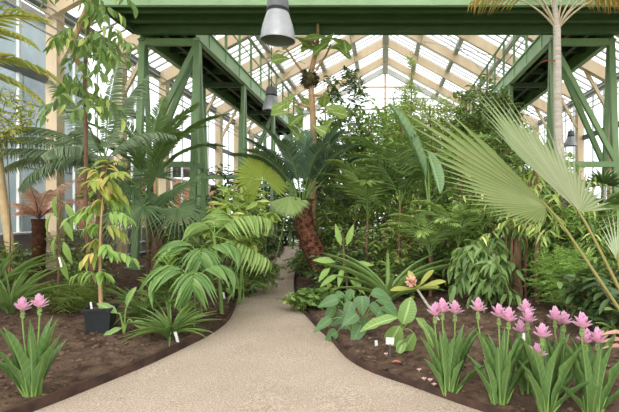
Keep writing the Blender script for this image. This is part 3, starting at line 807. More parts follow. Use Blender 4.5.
# ------------------------------------------------------------------ tall palm with grey trunk in front of the gallery
def tall_palm():
    Y = 9.0; g = at_ground(*( (563 - CX) / F * Y, Y)); top = P(557, 33, Y)
    t = thing('tall_palm', 'tall palm with smooth grey trunk and yellowing fronds in front of the bridge', 'palm', g)
    c = curve3([g - [0, 0, .1], P(562, 215, Y), P(558, 120, Y), top], 24)
    lowi = 11
    mb = MB(); mb.tube(c[:lowi + 1], np.linspace(.12, .105, lowi + 1), 12, jit=.03); mb.build('lower_trunk', BARK_LOW, t)
    mb = MB(); mb.tube(c[lowi:], np.linspace(.098, .07, 24 - lowi), 12, jit=.015)
    for k in range(lowi, 24, 3): mb.tube([c[k], c[k] + [0, 0, .025]], .103 - .0022 * (k - lowi), 12)
    mb.build('upper_trunk', BARK_GREY, t)
    mb = MB(); mb.tube(curve3([top, P(556, 18, Y), P(554, -8, Y)], 8), np.linspace(.075, .04, 8), 10); mb.build('crown_shaft', BARK_GREY, t)
    cr = P(557, 30, Y)
    for az, el, L, bd, tw in ((172, 56, 1.9, 80, 0), (8, 60, 1.8, 80, 0), (178, 66, 2.1, 90, 0), (150, 74, 2.3, 75, .2), (200, 66, 2.2, 95, 0), (5, 50, 2.1, 65, 0), (-20, 62, 2.2, 85, 0), (30, 68, 2.4, 80, 0), (-75, 78, 2.0, 50, 0), (95, 75, 2.2, 60, 0)):
        mb = MB(); frond(mb, cr, math.radians(az), math.radians(el), L, math.radians(bd), n=15, ll=.40, lw=.042, a0=62, a1=40, v=-.05, T=LFTD, start=.5, r=.022, basel=.7, tipl=.5)
        mb.build('frond', [M_stemw, LM['amber']], t)
    for dx, L in ((-.05, .3), (.07, .25)):
        mb = MB(); mb.put(STRAPD, [P(555, 62, Y - .1)], [-1, 0, .5], [.3, 0, 1], .28, .05); mb.build('dry_sheath', LM['brownleaf'], t); break
tall_palm()

# ------------------------------------------------------------------ central cycad
def cycad():
    Y = 9.9; base = at_ground((329 - CX) / F * Y, Y); top = P(302, 203, Y - .2)
    t = thing('cycad', 'cycad with leaning scaly red-brown trunk and bluish feathery crown beside the path', 'cycad', base)
    c = curve3([base - [0, 0, .1], P(319, 262, Y), P(306, 232, Y - .1), top], 40)
    mb = MB(); mb.tube(c, np.linspace(.235, .18, 40) * (1 + .05 * np.sin(np.arange(40) * 1.9)), 18, jit=.10)
    # old leaf bases set round the trunk
    m = 330; i = rng.integers(1, 39, m); a = U(0, 2 * PI, m); rad = np.interp(i, [0, 39], [.235, .18])
    o = np.stack([np.cos(a), np.sin(a), 0 * a], -1)
    mb.put(tpl(pf((0, 1), (.6, .9), (1, .5)), 3, -.1, .3), c[i] + o * rad[:, None] * .93, o + [0, 0, .55], o * -1 + [0, 0, 1.0], .085, .075, 0)
    mb.build('trunk', BARK_CYC, t)
    mb = MB(); m = 60; a = U(0, 2 * PI, m); o = np.stack([np.cos(a), np.sin(a), 0 * a], -1)
    mb.put(LFT, top + o * .13 - [0, 0, .06], o * .7 + [0, 0, 1], -o, .22, .07); mb.build('crown_scales', M_fibre, t)
    specs = [(178, 70, 1.75, 45), (200, 62, 1.65, 60), (150, 68, 1.8, 50), (120, 78, 1.8, 40), (225, 66, 1.6, 62), (260, 74, 1.6, 62), (300, 70, 1.6, 60),
             (330, 66, 1.7, 55), (2, 58, 1.75, 58), (25, 68, 1.8, 48), (55, 74, 1.8, 42), (90, 82, 1.8, 36), (165, 55, 1.65, 70), (12, 78, 1.75, 36), (186, 80, 1.75, 34), (345, 80, 1.7, 36)]
    for az, el, L, bd in specs:
        mb = MB(); frond(mb, top + [.08 * math.cos(math.radians(az)), .08 * math.sin(math.radians(az)), 0], math.radians(az), math.radians(el), L, math.radians(bd), n=52, ll=.36, lw=.022, a0=62, a1=38, v=.42, T=LFT, start=.30, r=.014, basel=.75, tipl=.35)
        mb.build('frond', [M_stemg, LM['cycad']], t)
cycad()

# slender fig tree behind it
def fig_tree():
    Y = 11.2; base = at_ground((314 - CX) / F * Y, Y)
    t = thing('fig_tree', 'slender tree with large rounded leaves rising straight behind the cycad', 'tree', base)
    c = curve3([base - [0, 0, .1], P(313, 200, Y), P(313, 120, Y), P(311, 78, Y), P(317, 45, Y), P(318, 22, Y + .1)], 30)
    mb = MB(); mb.tube(c, np.concatenate([np.linspace(.09, .065, 20), np.linspace(.06, .03, 10)]), 10, jit=.05); mb.build('trunk', BARK_TAN, t)
    br = [curve3([P(310, 80, Y), P(298, 66, Y - .1), P(287, 50, Y - .2), P(280, 44, Y - .3)], 10), curve3([P(316, 70, Y), P(326, 55, Y), P(331, 44, Y)], 8),
          curve3([P(312, 108, Y), P(300, 104, Y - .1), P(288, 100, Y - .2)], 8), curve3([P(313, 95, Y), P(322, 96, Y), P(329, 98, Y - .1)], 8), curve3([P(317, 45, Y), P(308, 40, Y), P(300, 38, Y)], 8)]
    for b in br:
        mb = MB(); mb.tube(b, np.linspace(.035, .015, len(b)), 7); mb.build('branch', BARK_TAN, t)
    lv = [(276, 52, 0), (283, 58, 0), (291, 40, .2), (301, 40, .2), (307, 46, 0), (312, 40, .2), (322, 37, .2), (329, 38, .1), (336, 40, 0), (341, 50, 0), (333, 47, 0), (325, 44, 0), (318, 36, .2), (345, 43, 0),
          (284, 104, 0), (290, 99, .1), (297, 108, 0), (285, 112, 0), (300, 116, 0), (306, 101, .1), (294, 118, 0), (322, 104, 0), (330, 108, 0), (336, 112, 0), (325, 96, .1), (318, 128, 0), (305, 132, 0), (291, 128, -.1), (320, 148, 0), (298, 140, 0), (307, 150, 0), (330, 122, 0)]
    mb = MB()
    for px, py, up in lv:
        p = P(px, py, Y + U(-.4, .2)); a = U(0, 6.28)
        d = np.array([math.cos(a), math.sin(a) * .6, U(-.7, .1)])
        mb.put(OBV, [p - nrm(d) * .16], d, [U(-.5, .5), -.8, .6], U(.42, .58), U(.3, .4), 1)
        j = c[np.argmin(np.linalg.norm(c - p, axis=1))]; q = nrm(p - j)
        k = min(.5, np.linalg.norm(p - j)); mb.tube([p - nrm(d) * .16, p - nrm(d) * .16 - q * k * .8], .007, 4, 0)
    mb.build('foliage', [M_stemg, LM['fig']], t)
    e = thing('epiphyte_clump', 'brown mossy clump wedged in the fork of the slender tree', 'moss', P(309, 79, Y))
    mb = MB(); m = 220; u = nrm(rng.normal(0, 1, (m, 3)))
    mb.lathe([(0, -.2), (.1, -.17), (.17, -.05), (.16, .06), (.1, .14), (0, .17)], P(309, 79, Y), 14)
    mb.put(LFT, P(309, 79, Y) + u * .12, u + [0, 0, -.2], [0, 0, 1], .16, .03, 0); mb.build('moss_ball', M_moss, e)
fig_tree()

# ------------------------------------------------------------------ window side (left of path)
def window_palms():
    # feathery cycad-like palm with long fronds
    Y = 8.4; base = at_ground((100 - CX) / F * Y, Y); top = P(104, 163, Y)
    pinnate_palm('date_palm', 'bluish feather palm with long arching fronds reaching across the windows', 'palm', base, top,
        [(178, 44, 2.15, 66), (186, 16, 2.2, 28), (172, 16, 2.2, 44), (165, 62, 2.0, 22), (95, 84, 2.1, 22), (60, 78, 2.0, 30), (196, 12, 1.5, 75), (140, 48, 2.0, 60), (20, 58, 1.4, 75), (240, 40, 1.1, 90), (183, 32, 2.1, 52)],
        'datefrond', .09, .08, kw=dict(n=58, ll=.32, lw=.034, a0=76, a1=45, v=-.1, T=LFTD, start=.14, r=.014))
    # stout fan palm
    Y = 9.0; base = at_ground((157 - CX) / F * Y, Y); top = P(157, 212, Y)
    t = thing('fan_palm', 'dark green fan palm with stout fibrous trunk beside the gallery posts', 'palm', base)
    mb = MB(); c = curve3([base - [0, 0, .1], P(158, 255, Y), top], 24); mb.tube(c, np.linspace(.13, .12, 24), 14, jit=.08); mb.build('trunk', M_fibre, t)
    hubs = [(132, 186, -1, .1, .7), (143, 206, -.75, -.55, .85), (172, 190, .9, .1, .7), (178, 208, .8, -.5, .75), (120, 174, -.9, .3, .6), (158, 196, .1, -.7, .75), (122, 208, -.7, -.7, .7), (188, 182, .8, .2, .6), (156, 178, -.1, .6, .6)]
    for hx, hy, ax, az_, R in hubs:
        yy = Y - .5 + U(-.3, .5); hub = P(hx, hy, yy)
        mb = MB(); mb.tube(curve3([top, (top + hub) / 2 + [0, 0, .12], hub], 9), .013, 6); mb.build('petiole', M_stemg, t)
        mb = MB(); fan(mb, hub, (ax, -.55, az_), (ax * .35, -.75, .7), R * 1.1, 34, math.radians(260), join=.34, tipd=.6, pleat=.7, edge=.15); mb.build('leaf_blade', LM['fandark'], t)
    # tall dark feather leaves by the posts
    Y = 10.2; base = at_ground((150 - CX) / F * Y, Y)
    pinnate_palm('feather_palm', 'feather palm with upright glossy fronds half covering the gallery posts', 'palm', base, P(150, 185, Y),
        [(170, 76, 2.3, 45), (20, 70, 2.4, 55), (100, 80, 2.4, 35), (-10, 76, 2.1, 45), (190, 68, 2.0, 55), (40, 60, 2.0, 65), (210, 60, 1.8, 70), (-40, 66, 1.8, 70), (60, 72, 2.2, 60), (150, 62, 2.1, 65)], 'palm_mid', .07, .06, kw=dict(n=38, ll=.42, lw=.035, a0=58, a1=30, v=.2, T=LFT, start=.2))
    # lime round fan
    Y = 9.6; base = at_ground((264 - CX) / F * Y, Y)
    t = thing('fan_palm', 'young fan palm with one round lime-green leaf beside the cycad', 'palm', base)
    for hx, hy, ax, R, m, sp, td in ((263, 178, (-.1, -.35, .8), .62, 'fanlime', 300, .3), (289, 196, (.05, -.3, -.9), .5, 'palm_light', 150, .25), (252, 215, (-.6, -.4, -.5), .42, 'fanlime', 200, .3)):
        hub = P(hx, hy, Y - .1)
        mb = MB(); mb.tube(curve3([base, (base + hub) / 2 + [.05, 0, 0], hub], 9), .013, 6); mb.build('petiole', M_stemg, t)
        mb = MB(); fan(mb, hub, ax, (0, -.9, .45), R, 36, math.radians(sp), join=.74, tipd=td, pleat=.5, edge=.05); mb.build('leaf_blade', LM[m], t)
window_palms()

def dead_tree_fern():
    Y = 9.3; base = at_ground((38 - CX) / F * Y, Y); top = P(39, 219, Y)
    t = thing('tree_fern', 'withered tree fern with dark brown trunk and rust-coloured dry fronds by the windows', 'fern', base)
    mb = MB(); mb.tube(curve3([base - [0, 0, .1], (base + top) / 2, top], 24), np.linspace(.11, .12, 24), 12, jit=.15); mb.build('trunk', mat('dark_fern_trunk', '#3b2418', '#6a4028', 14, .95, bump=1, bscale=30), t)
    for k in range(13):
        az = k * 137.5; el = 48 + (k % 3) * 15
        mb = MB(); frond(mb, top, math.radians(az), math.radians(el), U(.8, 1.2) * (.5 if math.cos(math.radians(az)) < -.25 else 1), math.radians(70), n=26, ll=.2, lw=.028, a0=72, a1=45, v=.1, T=LFTD, start=.2, r=.01)
        mb.build('dry_frond', [BARK_RED, LM['deadfern']], t)
dead_tree_fern()

def bamboo_pole():
    Y = 8.4
    t = thing('bamboo_pole', 'thick tan bamboo pole leaning against the edge of the bed by the windows', 'pole', at_ground((12 - CX) / F * Y, Y))
    mb = MB(); p = curve3([P(13, 268, Y), P(6, 220, Y), P(-1, 165, Y), P(-6, 110, Y)], 16); p[0][2] = gz(p[0][0], p[0][1]) - .05
    mb.tube(p, .07, 12)
    for k in (3, 7, 11): mb.tube([p[k], p[k] + (p[k + 1] - p[k]) * .08], .077, 12)
    mb.build('culm', M_bamboo, t)
bamboo_pole()

def potted_sapling():
    x, y = G(101, 331); g = at_ground(x, y); g[2] = g[2] - .01
    pot = thing('plant_pot', 'square black plastic nursery pot standing on the soil', 'pot', g)
    def sq(mb, a, b, z0, z1, mi=0, inner=False):
        v = [[sx * a, sy * a, z0] for sx, sy in ((-1, -1), (1, -1), (1, 1), (-1, 1))] + [[sx * b, sy * b, z1] for sx, sy in ((-1, -1), (1, -1), (1, 1), (-1, 1))]
        f = [[0, 1, 5, 4], [1, 2, 6, 5], [2, 3, 7, 6], [3, 0, 4, 7]]
        cr, sr = math.cos(.25), math.sin(.25); v = np.array(v) @ np.array([[cr, sr, 0], [-sr, cr, 0], [0, 0, 1]])
        mb.add(v + g, f if not inner else [q[::-1] for q in f], mi)
    mb = MB(); sq(mb, .125, .15, 0, .31); sq(mb, .12, .143, .01, .31, 0, True); sq(mb, .12, .0, .012, .012); mb.build('pot_body', M_pot, pot, False)
    mb = MB(); sq(mb, .15, .163, .285, .288); sq(mb, .163, .163, .288, .318); sq(mb, .163, .145, .318, .318); mb.build('rim', M_pot, pot, False)
    mb = MB(); sq(mb, .145, .0, .29, .30); mb.build('potting_soil', M_soil, pot, False)
    b = g + [0, 0, .29]
    t = thing('potted_sapling', 'thin sapling with hanging yellow-green compound leaves growing in the black pot', 'sapling', b)
    Y = y
    c = curve3([b - [0, 0, .02], P(100, 268, Y), P(101, 225, Y), P(104, 185, Y)], 20)
    mb = MB(); mb.tube(c, np.linspace(.026, .008, 20), 8); mb.build('stem', BARK_TAN, t)
    sprays = [(172, 104, (108, 165), 2), (20, 104, (118, 172), 2)]
    ends = [(88, 168), (110, 160), (122, 172), (92, 182), (118, 188), (78, 212), (96, 205), (124, 205), (88, 228), (120, 232), (132, 258), (108, 250), (84, 260), (74, 276), (104, 276), (92, 245), (128, 218), (70, 218), (100, 190), (113, 198), (122, 196)]
    for k, (ex, ey) in enumerate(ends):
        e = P(ex, ey, Y + U(-.25, .25)); j = c[min(19, np.argmin(np.abs(c[:, 2] - (e[2] + .02))))]
        mb = MB(); q = curve3([j, (j + e) / 2 + [0, 0, .07], e], 7); mb.tube(q, np.linspace(.007, .003, 7), 5, 0)
        m = 9; i = np.linspace(1.5, 6, m); pp = interp(np.arange(7), q, i)
        sd = nrm(np.cross(e - j, (0, 0, 1.0)))
        d = sd * np.where(np.arange(m) % 2, 1, -1)[:, None] * .7 + nrm(e - j) * .7 + [0, 0, -.55] + rng.normal(0, .2, (m, 3))
        mb.put(OVD, pp, d, [0, -.4, 1], U(.13, .20, m), U(.045, .065, m), 1)
        mb.build('compound_leaf', [M_stemg, LM['yellowish' if k % 3 == 0 or ey < 200 else 'fresh']], t)
    plant_tag_pos = g + [-.06, -.08, .3]
    tt = thing('plant_tag', 'white plant tag stuck in the black nursery pot', 'plant tag', plant_tag_pos)
    mb = MB(); mb.bar(plant_tag_pos - [0, 0, .05], plant_tag_pos + [-.015, -.01, .09], .022, .004, up=(0, 1, .2)); mb.build('blade', M_tag, tt, False)
potted_sapling()

def climber():
    # slender trees with hanging leaves near the top of the window wall
    Y = 7.2; base = at_ground((88 - CX) / F * Y, Y + .3)
    t = thing('slender_tree', 'slender tree with drooping pointed leaves in front of the timber wall posts', 'tree', base)
    c = curve3([base - [0, 0, .1], P(87, 240, Y + .2), P(86, 150, Y), P(85, 70, Y), P(90, 10, Y), P(92, -30, Y)], 26)
    mb = MB(); mb.tube(c, np.linspace(.032, .02, 26), 8); mb.build('stem', BARK_RED, t)
    b2 = curve3([P(85, 72, Y), P(72, 50, Y - .1), P(80, 25, Y - .1), P(93, -10, Y)], 12)
    mb = MB(); mb.tube(b2, np.linspace(.042, .032, 12), 8); mb.build('leaning_stem', BARK_TAN, t)
    mb = MB(); st = []; dr = []
    for k in range(62):
        px = 88 + rng.normal(0, 22); py = U(-20, 108)
        if abs(px - 88) > 46: px = 88 + U(-40, 40)
        if px < 60 and py > 70: px += 25
        st.append(P(px, py, Y + U(-.6, .6))); dr.append([U(-1, 1), U(-1, 1), U(-.3, .3)])
    twigs(mb, np.array(st), np.array(dr), .38, 7, OVD, .19, .075, 1, 0, droop=1.1, sag=.4)
    mb.build('foliage', [M_stemg, LM['mid']], t)
    # yellow-green palm whose crown is outside the picture
    Y = 5.2; base = at_ground((-80 - CX) / F * Y, Y)
    pinnate_palm('cane_palm', 'yellow-green palm whose frond tips hang in at the window corner', 'palm', base, P(-78, 70, Y),
        [(8, 60, 1.5, 75), (-5, 48, 1.45, 85), (20, 30, 1.4, 70), (0, 72, 1.5, 60), (-25, 20, 1.3, 60), (10, 10, 1.25, 55), (180, 50, 1.4, 80), (100, 60, 1.4, 80), (-100, 60, 1.2, 80)], 'yellowish', .05, .045, kw=dict(n=18, ll=.38, lw=.024, a0=55, a1=35, v=.1, T=LFT, start=.25), stalk=M_stemy)
    # bush with small leaves in front of windows
    x = (6 - CX) / F * 7.9
    shrub('slender_shrub', 'loose shrub of small yellowish leaves beside the bamboo pole', 'shrub', x, 7.9, 3.4, .45, 'yellowish', SMALL, .12, .05, 70, 7, .4, 1, BARK_BRN, low=.72, droop=.6)
    # thin sapling with a few long hanging leaves
    Y = 7.0; g = at_ground((58 - CX) / F * Y, Y)
    t = thing('thin_sapling', 'thin red-stemmed sapling with a few long hanging leaves and bare foot', 'sapling', g)
    c = curve3([g - [0, 0, .05], P(59, 250, Y), P(60, 190, Y)], 14)
    mb = MB(); mb.tube(c, np.linspace(.016, .009, 14), 7); mb.build('stem', BARK_RED, t)
    for px, py, dx in ((56, 238, -.4), (64, 242, .35), (62, 258, .2), (52, 214, -.6), (66, 204, .6), (57, 196, -.2), (64, 220, .5)):
        p = P(px, py, Y + U(-.15, .1)); j = c[np.argmin(np.linalg.norm(c - p, axis=1))]
        mb = MB(); mb.tube([j, p], .005, 5, 0); mb.put(OVD, [p], [dx, -.15, -.9], [dx, -.9, .3], U(.3, .4), .095, 1); mb.build('leaf', [M_stemg, LM['fresh']], t)
    tt = thing('plant_tag', 'white plant tag hanging from the thin red-stemmed sapling', 'plant tag', P(60, 262, Y - .05))
    mb = MB(); mb.bar(P(59, 257, Y - .05), P(61.5, 267, Y - .05), .03, .004, up=(0, 1, 0)); mb.build('blade', M_tag, tt, False)
climber()

def left_low():
    # strap clumps
    x, y = G(14, 322); rosette('strap_plant', 'dark strap-leaved clump in the shade just behind the lone siam tulip', 'plant', (10 - CX) / F * 6.2, 6.2, 34, 'strap', STRAPD, .7, .03, 84, 45)
    rosette('strap_plant', 'tall strap-leaved clump under the bamboo pole', 'plant', (-6 - CX) / F * 7.0, 7.0, 26, 'strap', STRAPD, .85, .032, 84, 50)
    rosette('strap_plant', 'strap-leaved clump with bright arching leaves against the path edging', 'plant', (171 - CX) / F * 5.8, 5.8, 60, 'strap', STRAPD, .5, .028, 86, 38)
    rosette('strap_plant', 'smaller strap-leaved clump between the potted sapling and the fan palm trunk', 'plant', (141 - CX) / F * 6.6, 6.6, 26, 'strap', STRAPD, .6, .03, 84, 35)
    # heath-like low bushes
    for px, Y, h, r, lb in ((66, 7.4, .24, .4, 'low feathery green bush behind the red-stemmed sapling'), (44, 7.0, .22, .36, 'low feathery bush just behind the pink siam tulip'), (90, 7.5, .32, .32, 'low feathery yellow-green bush behind the black pot')):
        shrub('heath_bush', lb, 'shrub', (px - CX) / F * Y, Y, h, r, 'heath', LFTS, .07, .014, 120, 14, .22, 3, BARK_BRN, low=.1, droop=0, up=.7, sr=.008)
    shrub('leafy_shrub', 'small leafy shrub against the plinth beside the withered tree fern', 'shrub', (72 - CX) / F * 8.8, 8.8, 1.15, .28, 'mid', LEAF3, .13, .04, 50, 9, .35, 3, low=.05)
    shrub('leafy_shrub', 'reedy green shrub at the window margin near the bamboo pole', 'shrub', (10 - CX) / F * 8.4, 8.4, .8, .3, 'mid', LEAF3, .15, .03, 45, 9, .4, 3, low=.05)
    shrub('leafy_shrub', 'small reddish-flecked shrub on the dark soil beside the thin sapling', 'shrub', (88 - CX) / F * 8.0, 8.0, .7, .3, 'mid', LEAF3, .12, .035, 45, 9, .3, 3, low=.05)
    # grasses at feet
    shrub('grassy_tuft', 'wispy low tuft between the siam tulip and the black pot', 'plant', (72 - CX) / F * 6.6, 6.6, .38, .32, 'heath', LFTS, .14, .015, 60, 10, .25, 2, M_stemg, low=.05, up=.6, sr=.006)
    # broad-leaved small plants by the pot
    Y = 5.85; g = at_ground((124 - CX) / F * Y, Y); t = thing('broadleaf_seedling', 'young plant with three broad upright leaves beside the black pot', 'plant', g)
    for px, py, dx, dz in ((117, 303, -.6, .5), (127, 296, .3, .8), (133, 312, .7, -.1), (122, 318, -.3, -.1)):
        stalked_leaf(t, g, P(px, py + 10, Y), (dx * .3, -.7, .8), .26, .1, PAD, 'paddle', (dx, -.25, dz))
    # cane plants with whorled spiky leaves
    for px, Y, h, lb in ((168, 6.5, .95, 'spiky young cane plant nearest the fan palm trunk'), (183, 6.3, .75, 'spiky young cane plant in front of the broad-leaved palms'), (152, 6.7, .6, 'short spiky cane plant behind the bright strap-leaved clump')):
        g = at_ground((px - CX) / F * Y, Y); t = thing('cane_plant', lb, 'plant', g)
        mb = MB(); mb.tube([g - [0, 0, .03], g + [.02, 0, h * .5], g + [0, 0, h * .92]], [.014, .012, .008], 6); mb.build('stem', M_stemg, t)
        m = 46; u = np.linspace(.2, 1, m); a = np.arange(m) * 2.399; e = U(.2, 1.0, m)
        mb = MB(); d = np.stack([np.cos(a) * np.cos(e), np.sin(a) * np.cos(e), np.sin(e)], -1)
        mb.put(LEAF3, g + np.stack([0 * u, 0 * u, u * h * .92], -1), d, [0, 0, 1], .24, .028, 0); mb.build('foliage', LM['light' if px == 152 else 'fresh'], t)
    # bamboo palms with broad drooping leaflets
    kw = dict(n=8, ll=.42, lw=.07, a0=56, a1=28, v=-.1, T=LFTD, start=.35, r=.012, basel=.85, tipl=.75)
    for px, Y, cpy, lb, specs in (
        (194, 6.4, 284, 'broad-leaved palm whose hand-like fronds droop over the soil, nearest the path edging', [(178, 62, .72, 120), (8, 66, .68, 130), (-70, 60, .55, 130), (205, 58, .62, 120)]),
        (202, 7.0, 262, 'broad-leaved palm standing behind the hand-like fronds', [(170, 68, .8, 120), (188, 60, .72, 120), (5, 70, .7, 130), (-70, 64, .6, 125)])):
        b = at_ground((px - CX) / F * Y, Y)
        pinnate_palm('bamboo_palm', lb, 'palm', b, P(px, cpy, Y), specs, 'palm_broad', .012, .009, bark=M_stemg, kw=kw)
    kw2 = dict(n=13, ll=.4, lw=.055, a0=74, a1=50, v=-.25, T=LFTD, start=.25, r=.012, basel=.9, tipl=.6)
    Y = 7.3; b = at_ground((222 - CX) / F * Y, Y)
    pinnate_palm('lady_palm', 'light green palm with two combs of hanging leaflets beside the path', 'palm', b, P(214, 236, Y),
        [(4, 48, .95, 72), (-4, -14, .95, 22), (182, 70, .5, 120), (100, 74, .6, 60)], 'palm_light', .03, .024, bark=M_stemg, kw=kw2)
    # pale leafy plants
    shrub('leafy_shrub', 'pale green leafy shrub behind the combs of hanging leaflets', 'shrub', (241 - CX) / F * 8.3, 8.3, 2.35, .5, 'light', OV4, .26, .09, 60, 7, .4, 3, M_stemg, low=.4, droop=.3)
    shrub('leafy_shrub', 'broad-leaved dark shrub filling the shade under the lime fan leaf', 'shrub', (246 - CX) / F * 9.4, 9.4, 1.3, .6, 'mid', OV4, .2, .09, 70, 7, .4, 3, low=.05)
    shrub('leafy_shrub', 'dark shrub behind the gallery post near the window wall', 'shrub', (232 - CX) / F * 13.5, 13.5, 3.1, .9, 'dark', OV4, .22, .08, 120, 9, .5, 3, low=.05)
    shrub('leafy_shrub', 'bushy green shrub around the foot of the fan palm and gallery posts', 'shrub', (186 - CX) / F * 9.6, 9.6, 1.7, .55, 'mid', LEAF3, .22, .05, 100, 9, .4, 4, low=.1)
    shrub('leafy_shrub', 'leafy bush between the window wall and the stout fan palm', 'shrub', (112 - CX) / F * 11.2, 11.2, 2.6, .6, 'mid', LEAF3, .24, .05, 80, 9, .5, 3, low=.5)
    shrub('leafy_shrub', 'shady undergrowth bush beyond the lime fan leaf along the path', 'shrub', (262 - CX) / F * 14.5, 14.5, 1.5, .55, 'dark', OV4, .2, .08, 90, 8, .4, 3, low=.05)
    shrub('leafy_shrub', 'low bush edging the far bend of the path, gallery side', 'shrub', (258 - CX) / F * 11.6, 11.6, .5, .4, 'mid', LEAF3, .15, .04, 70, 8, .25, 2, low=.05)
    shrub('leafy_shrub', 'tall dark bush closing the far end of the path', 'shrub', (287 - CX) / F * 25.0, 24.5, 3.6, 1.3, 'dark', OV4, .3, .13, 260, 9, .6, 3, low=.0)
    shrub('leafy_shrub', 'green bush under the gallery near the far wall', 'shrub', (262 - CX) / F * 20.0, 20.5, 3.2, .9, 'dark', OV4, .26, .1, 130, 9, .6, 3, low=.03)
left_low()

# ------------------------------------------------------------------ bed on the flower side (right of path)
def right_low():
    # heart-leaved clump
    Y = 5.95
    g = at_ground((357 - CX) / F * Y, Y); t = thing('taro_clump', 'glossy dark heart-leaved clump beside the path edging', 'plant', g)
    for px, py in ((338, 303), (345, 318), (334, 312), (352, 306), (362, 300), (370, 308), (357, 318), (366, 322), (376, 316), (348, 330), (337, 336), (361, 330), (378, 303), (384, 310), (343, 297), (372, 296), (353, 294), (331, 323)):
        dx = (px - 357) / 25
        stalked_leaf(t, g + [dx * .06, U(-.05, .05), 0], P(px, py - 4, Y + U(-.3, .35)), (dx * .4 + U(-.3, .3), -.75, .6 + U(-.2, .3)), U(.19, .28), U(.15, .2), HRT, 'taro', (dx * .9 + U(-.5, .5), -.35, -.5 + U(-.3, .4)), .007)
    # ground cover by the cycad trunk
    shrub('ground_cover', 'low round-leaved ground cover creeping over the path edge below the cycad', 'plant', (318 - CX) / F * 7.8, 7.9, .27, .62, 'mid', HRT, .11, .1, 170, 5, .2, 1, M_stemg, low=.15, droop=.1, up=.7, ry=.5, sr=.005, shape=.5)
    shrub('ground_cover', 'leafy creeper at the path edge behind the cycad trunk', 'plant', (302 - CX) / F * 12.0, 12.0, .7, .35, 'mid', OV4, .12, .07, 60, 6, .25, 2, M_stemg, low=.05, up=.4)
    # paddle-leaved plant
    Y = 5.3; g = at_ground((403 - CX) / F * Y, Y); t = thing('paddle_plant', 'young plant with four big pale paddle leaves, one drooping to the soil', 'plant', g)
    mb = MB(); mb.tube(curve3([g - [0, 0, .04], P(402, 335, Y), P(401, 318, Y)], 8), np.linspace(.022, .015, 8), 8); mb.build('stem', BARK_TAN, t)
    for sx, sy, d, n, L, W, T in ((398, 318, (-1, -.15, -.12), (-.1, -.6, .8), .44, .14, PAD), (403, 324, (.28, -.1, .8), (.2, -.95, .3), .3, .21, PAD), (414, 333, (-.5, -.1, -.9), (.5, -.85, .2), .4, .19, PAD), (400, 326, (-.45, .2, -.8), (0, -.95, .3), .32, .2, PAD), (416, 318, (.8, -.2, -.6), (.5, -.75, .5), .55, .15, PADD), (404, 340, (-.3, -.4, -.5), (0, -.5, .8), .16, .12, PAD)):
        stalked_leaf(t, P(402, 330, Y), P(sx, sy, Y - .05), n, L, W, T, 'paddle', d, .007, bow=.03)
    # pinkish-flowered frangipani
    Y = 6.6; g = at_ground((440 - CX) / F * Y, Y); t = thing('frangipani', 'young frangipani with a bare slanting stem, pink flowers and yellow-green leaves', 'plant', g)
    top = P(417, 289, Y)
    mb = MB(); mb.tube(curve3([g - [0, 0, .04], P(431, 310, Y), top], 10), np.linspace(.024, .018, 10), 8); mb.build('stem', BARK_GREY, t)
    for d, L in (((-1, -.2, .05), .38), ((.55, -.2, .75), .36), ((1, -.1, .35), .42), ((-.3, .3, .7), .3), ((.9, .3, .1), .36), ((.1, -.6, .4), .24)):
        mb = MB(); mb.put(tpl(OBOV, 8, .12, .35), [top], d, (-.1, -.75, .8), L, .095); mb.build('leaf', LM['yellowish'], t)
    mb = MB(); m = 42; u = nrm(rng.normal(0, 1, (m, 3))); c = P(411, 281, Y - .1)
    mb.tube([top, c], .008, 5, 1); mb.put(PETAL, c + u * .03, u, [0, -.4, 1], .06, .04, 0); mb.build('flower_cluster', [LM['salmon'], M_stemg], t)
    # arching strap plants
    x = (388 - CX) / F * 7.7; g = at_ground(x, 7.7); t = thing('crinum', 'big strap-leaved lily with long arching leaves behind the heart-leaved clump', 'plant', g)
    for az, el, L in ((178, 66, 1.25), (165, 72, 1.1), (190, 60, 1.2), (10, 62, 1.2), (-5, 56, 1.35), (25, 70, 1.1), (170, 55, .9), (90, 78, 1.0), (-80, 70, .8), (-20, 45, .9), (200, 48, .85)):
        a, e = math.radians(az), math.radians(el)
        mb = MB(); mb.put(tpl(STRAP, 12, .55, .35, 2.0), [g], (math.cos(a) * math.cos(e), math.sin(a) * math.cos(e), math.sin(e)), (-math.cos(a) * math.sin(e), -math.sin(a) * math.sin(e), math.cos(e)), L * 1.0, .085); mb.build('leaf', LM['strap'], t)
    # tall leaf sapling
    Y = 8.0; g = at_ground((350 - CX) / F * Y, Y); t = thing('large_leaf_sapling', 'slim sapling with a few large leaves held upright behind the lily', 'sapling', g)
    c = curve3([g - [0, 0, .05], P(345, 270, Y), P(343, 235, Y)], 10)
    mb = MB(); mb.tube(c, np.linspace(.02, .012, 10), 7); mb.build('stem', BARK_BRN, t)
    for px, py, d in ((341, 245, (-.25, -.2, 1)), (347, 245, (.3, -.2, 1)), (335, 262, (-1, -.3, .2)), (352, 265, (1, -.2, .1)), (338, 275, (-.8, -.4, -.4)), (350, 280, (.7, -.4, -.5)), (356, 276, (.3, -.3, -.9)), (330, 268, (-.6, -.4, -.6)), (343, 268, (-.2, -.5, -.8))):
        stalked_leaf(t, c[np.argmin(np.abs(c[:, 2] - P(px, py, Y)[2]))], P(px, py, Y - .05), (d[0] * .3, -.8, .5), U(.28, .4), U(.1, .13), OV4, 'fresh', d, .006)
    shrub('flowering_shrub', 'shrub dotted with orange blossoms beside the cycad trunk', 'shrub', (326 - CX) / F * 11.4, 11.4, 2.0, .42, 'mid', OV4, .14, .07, 80, 7, .3, 3, low=.1)
    t = bpy.data.objects[-1] if False else None
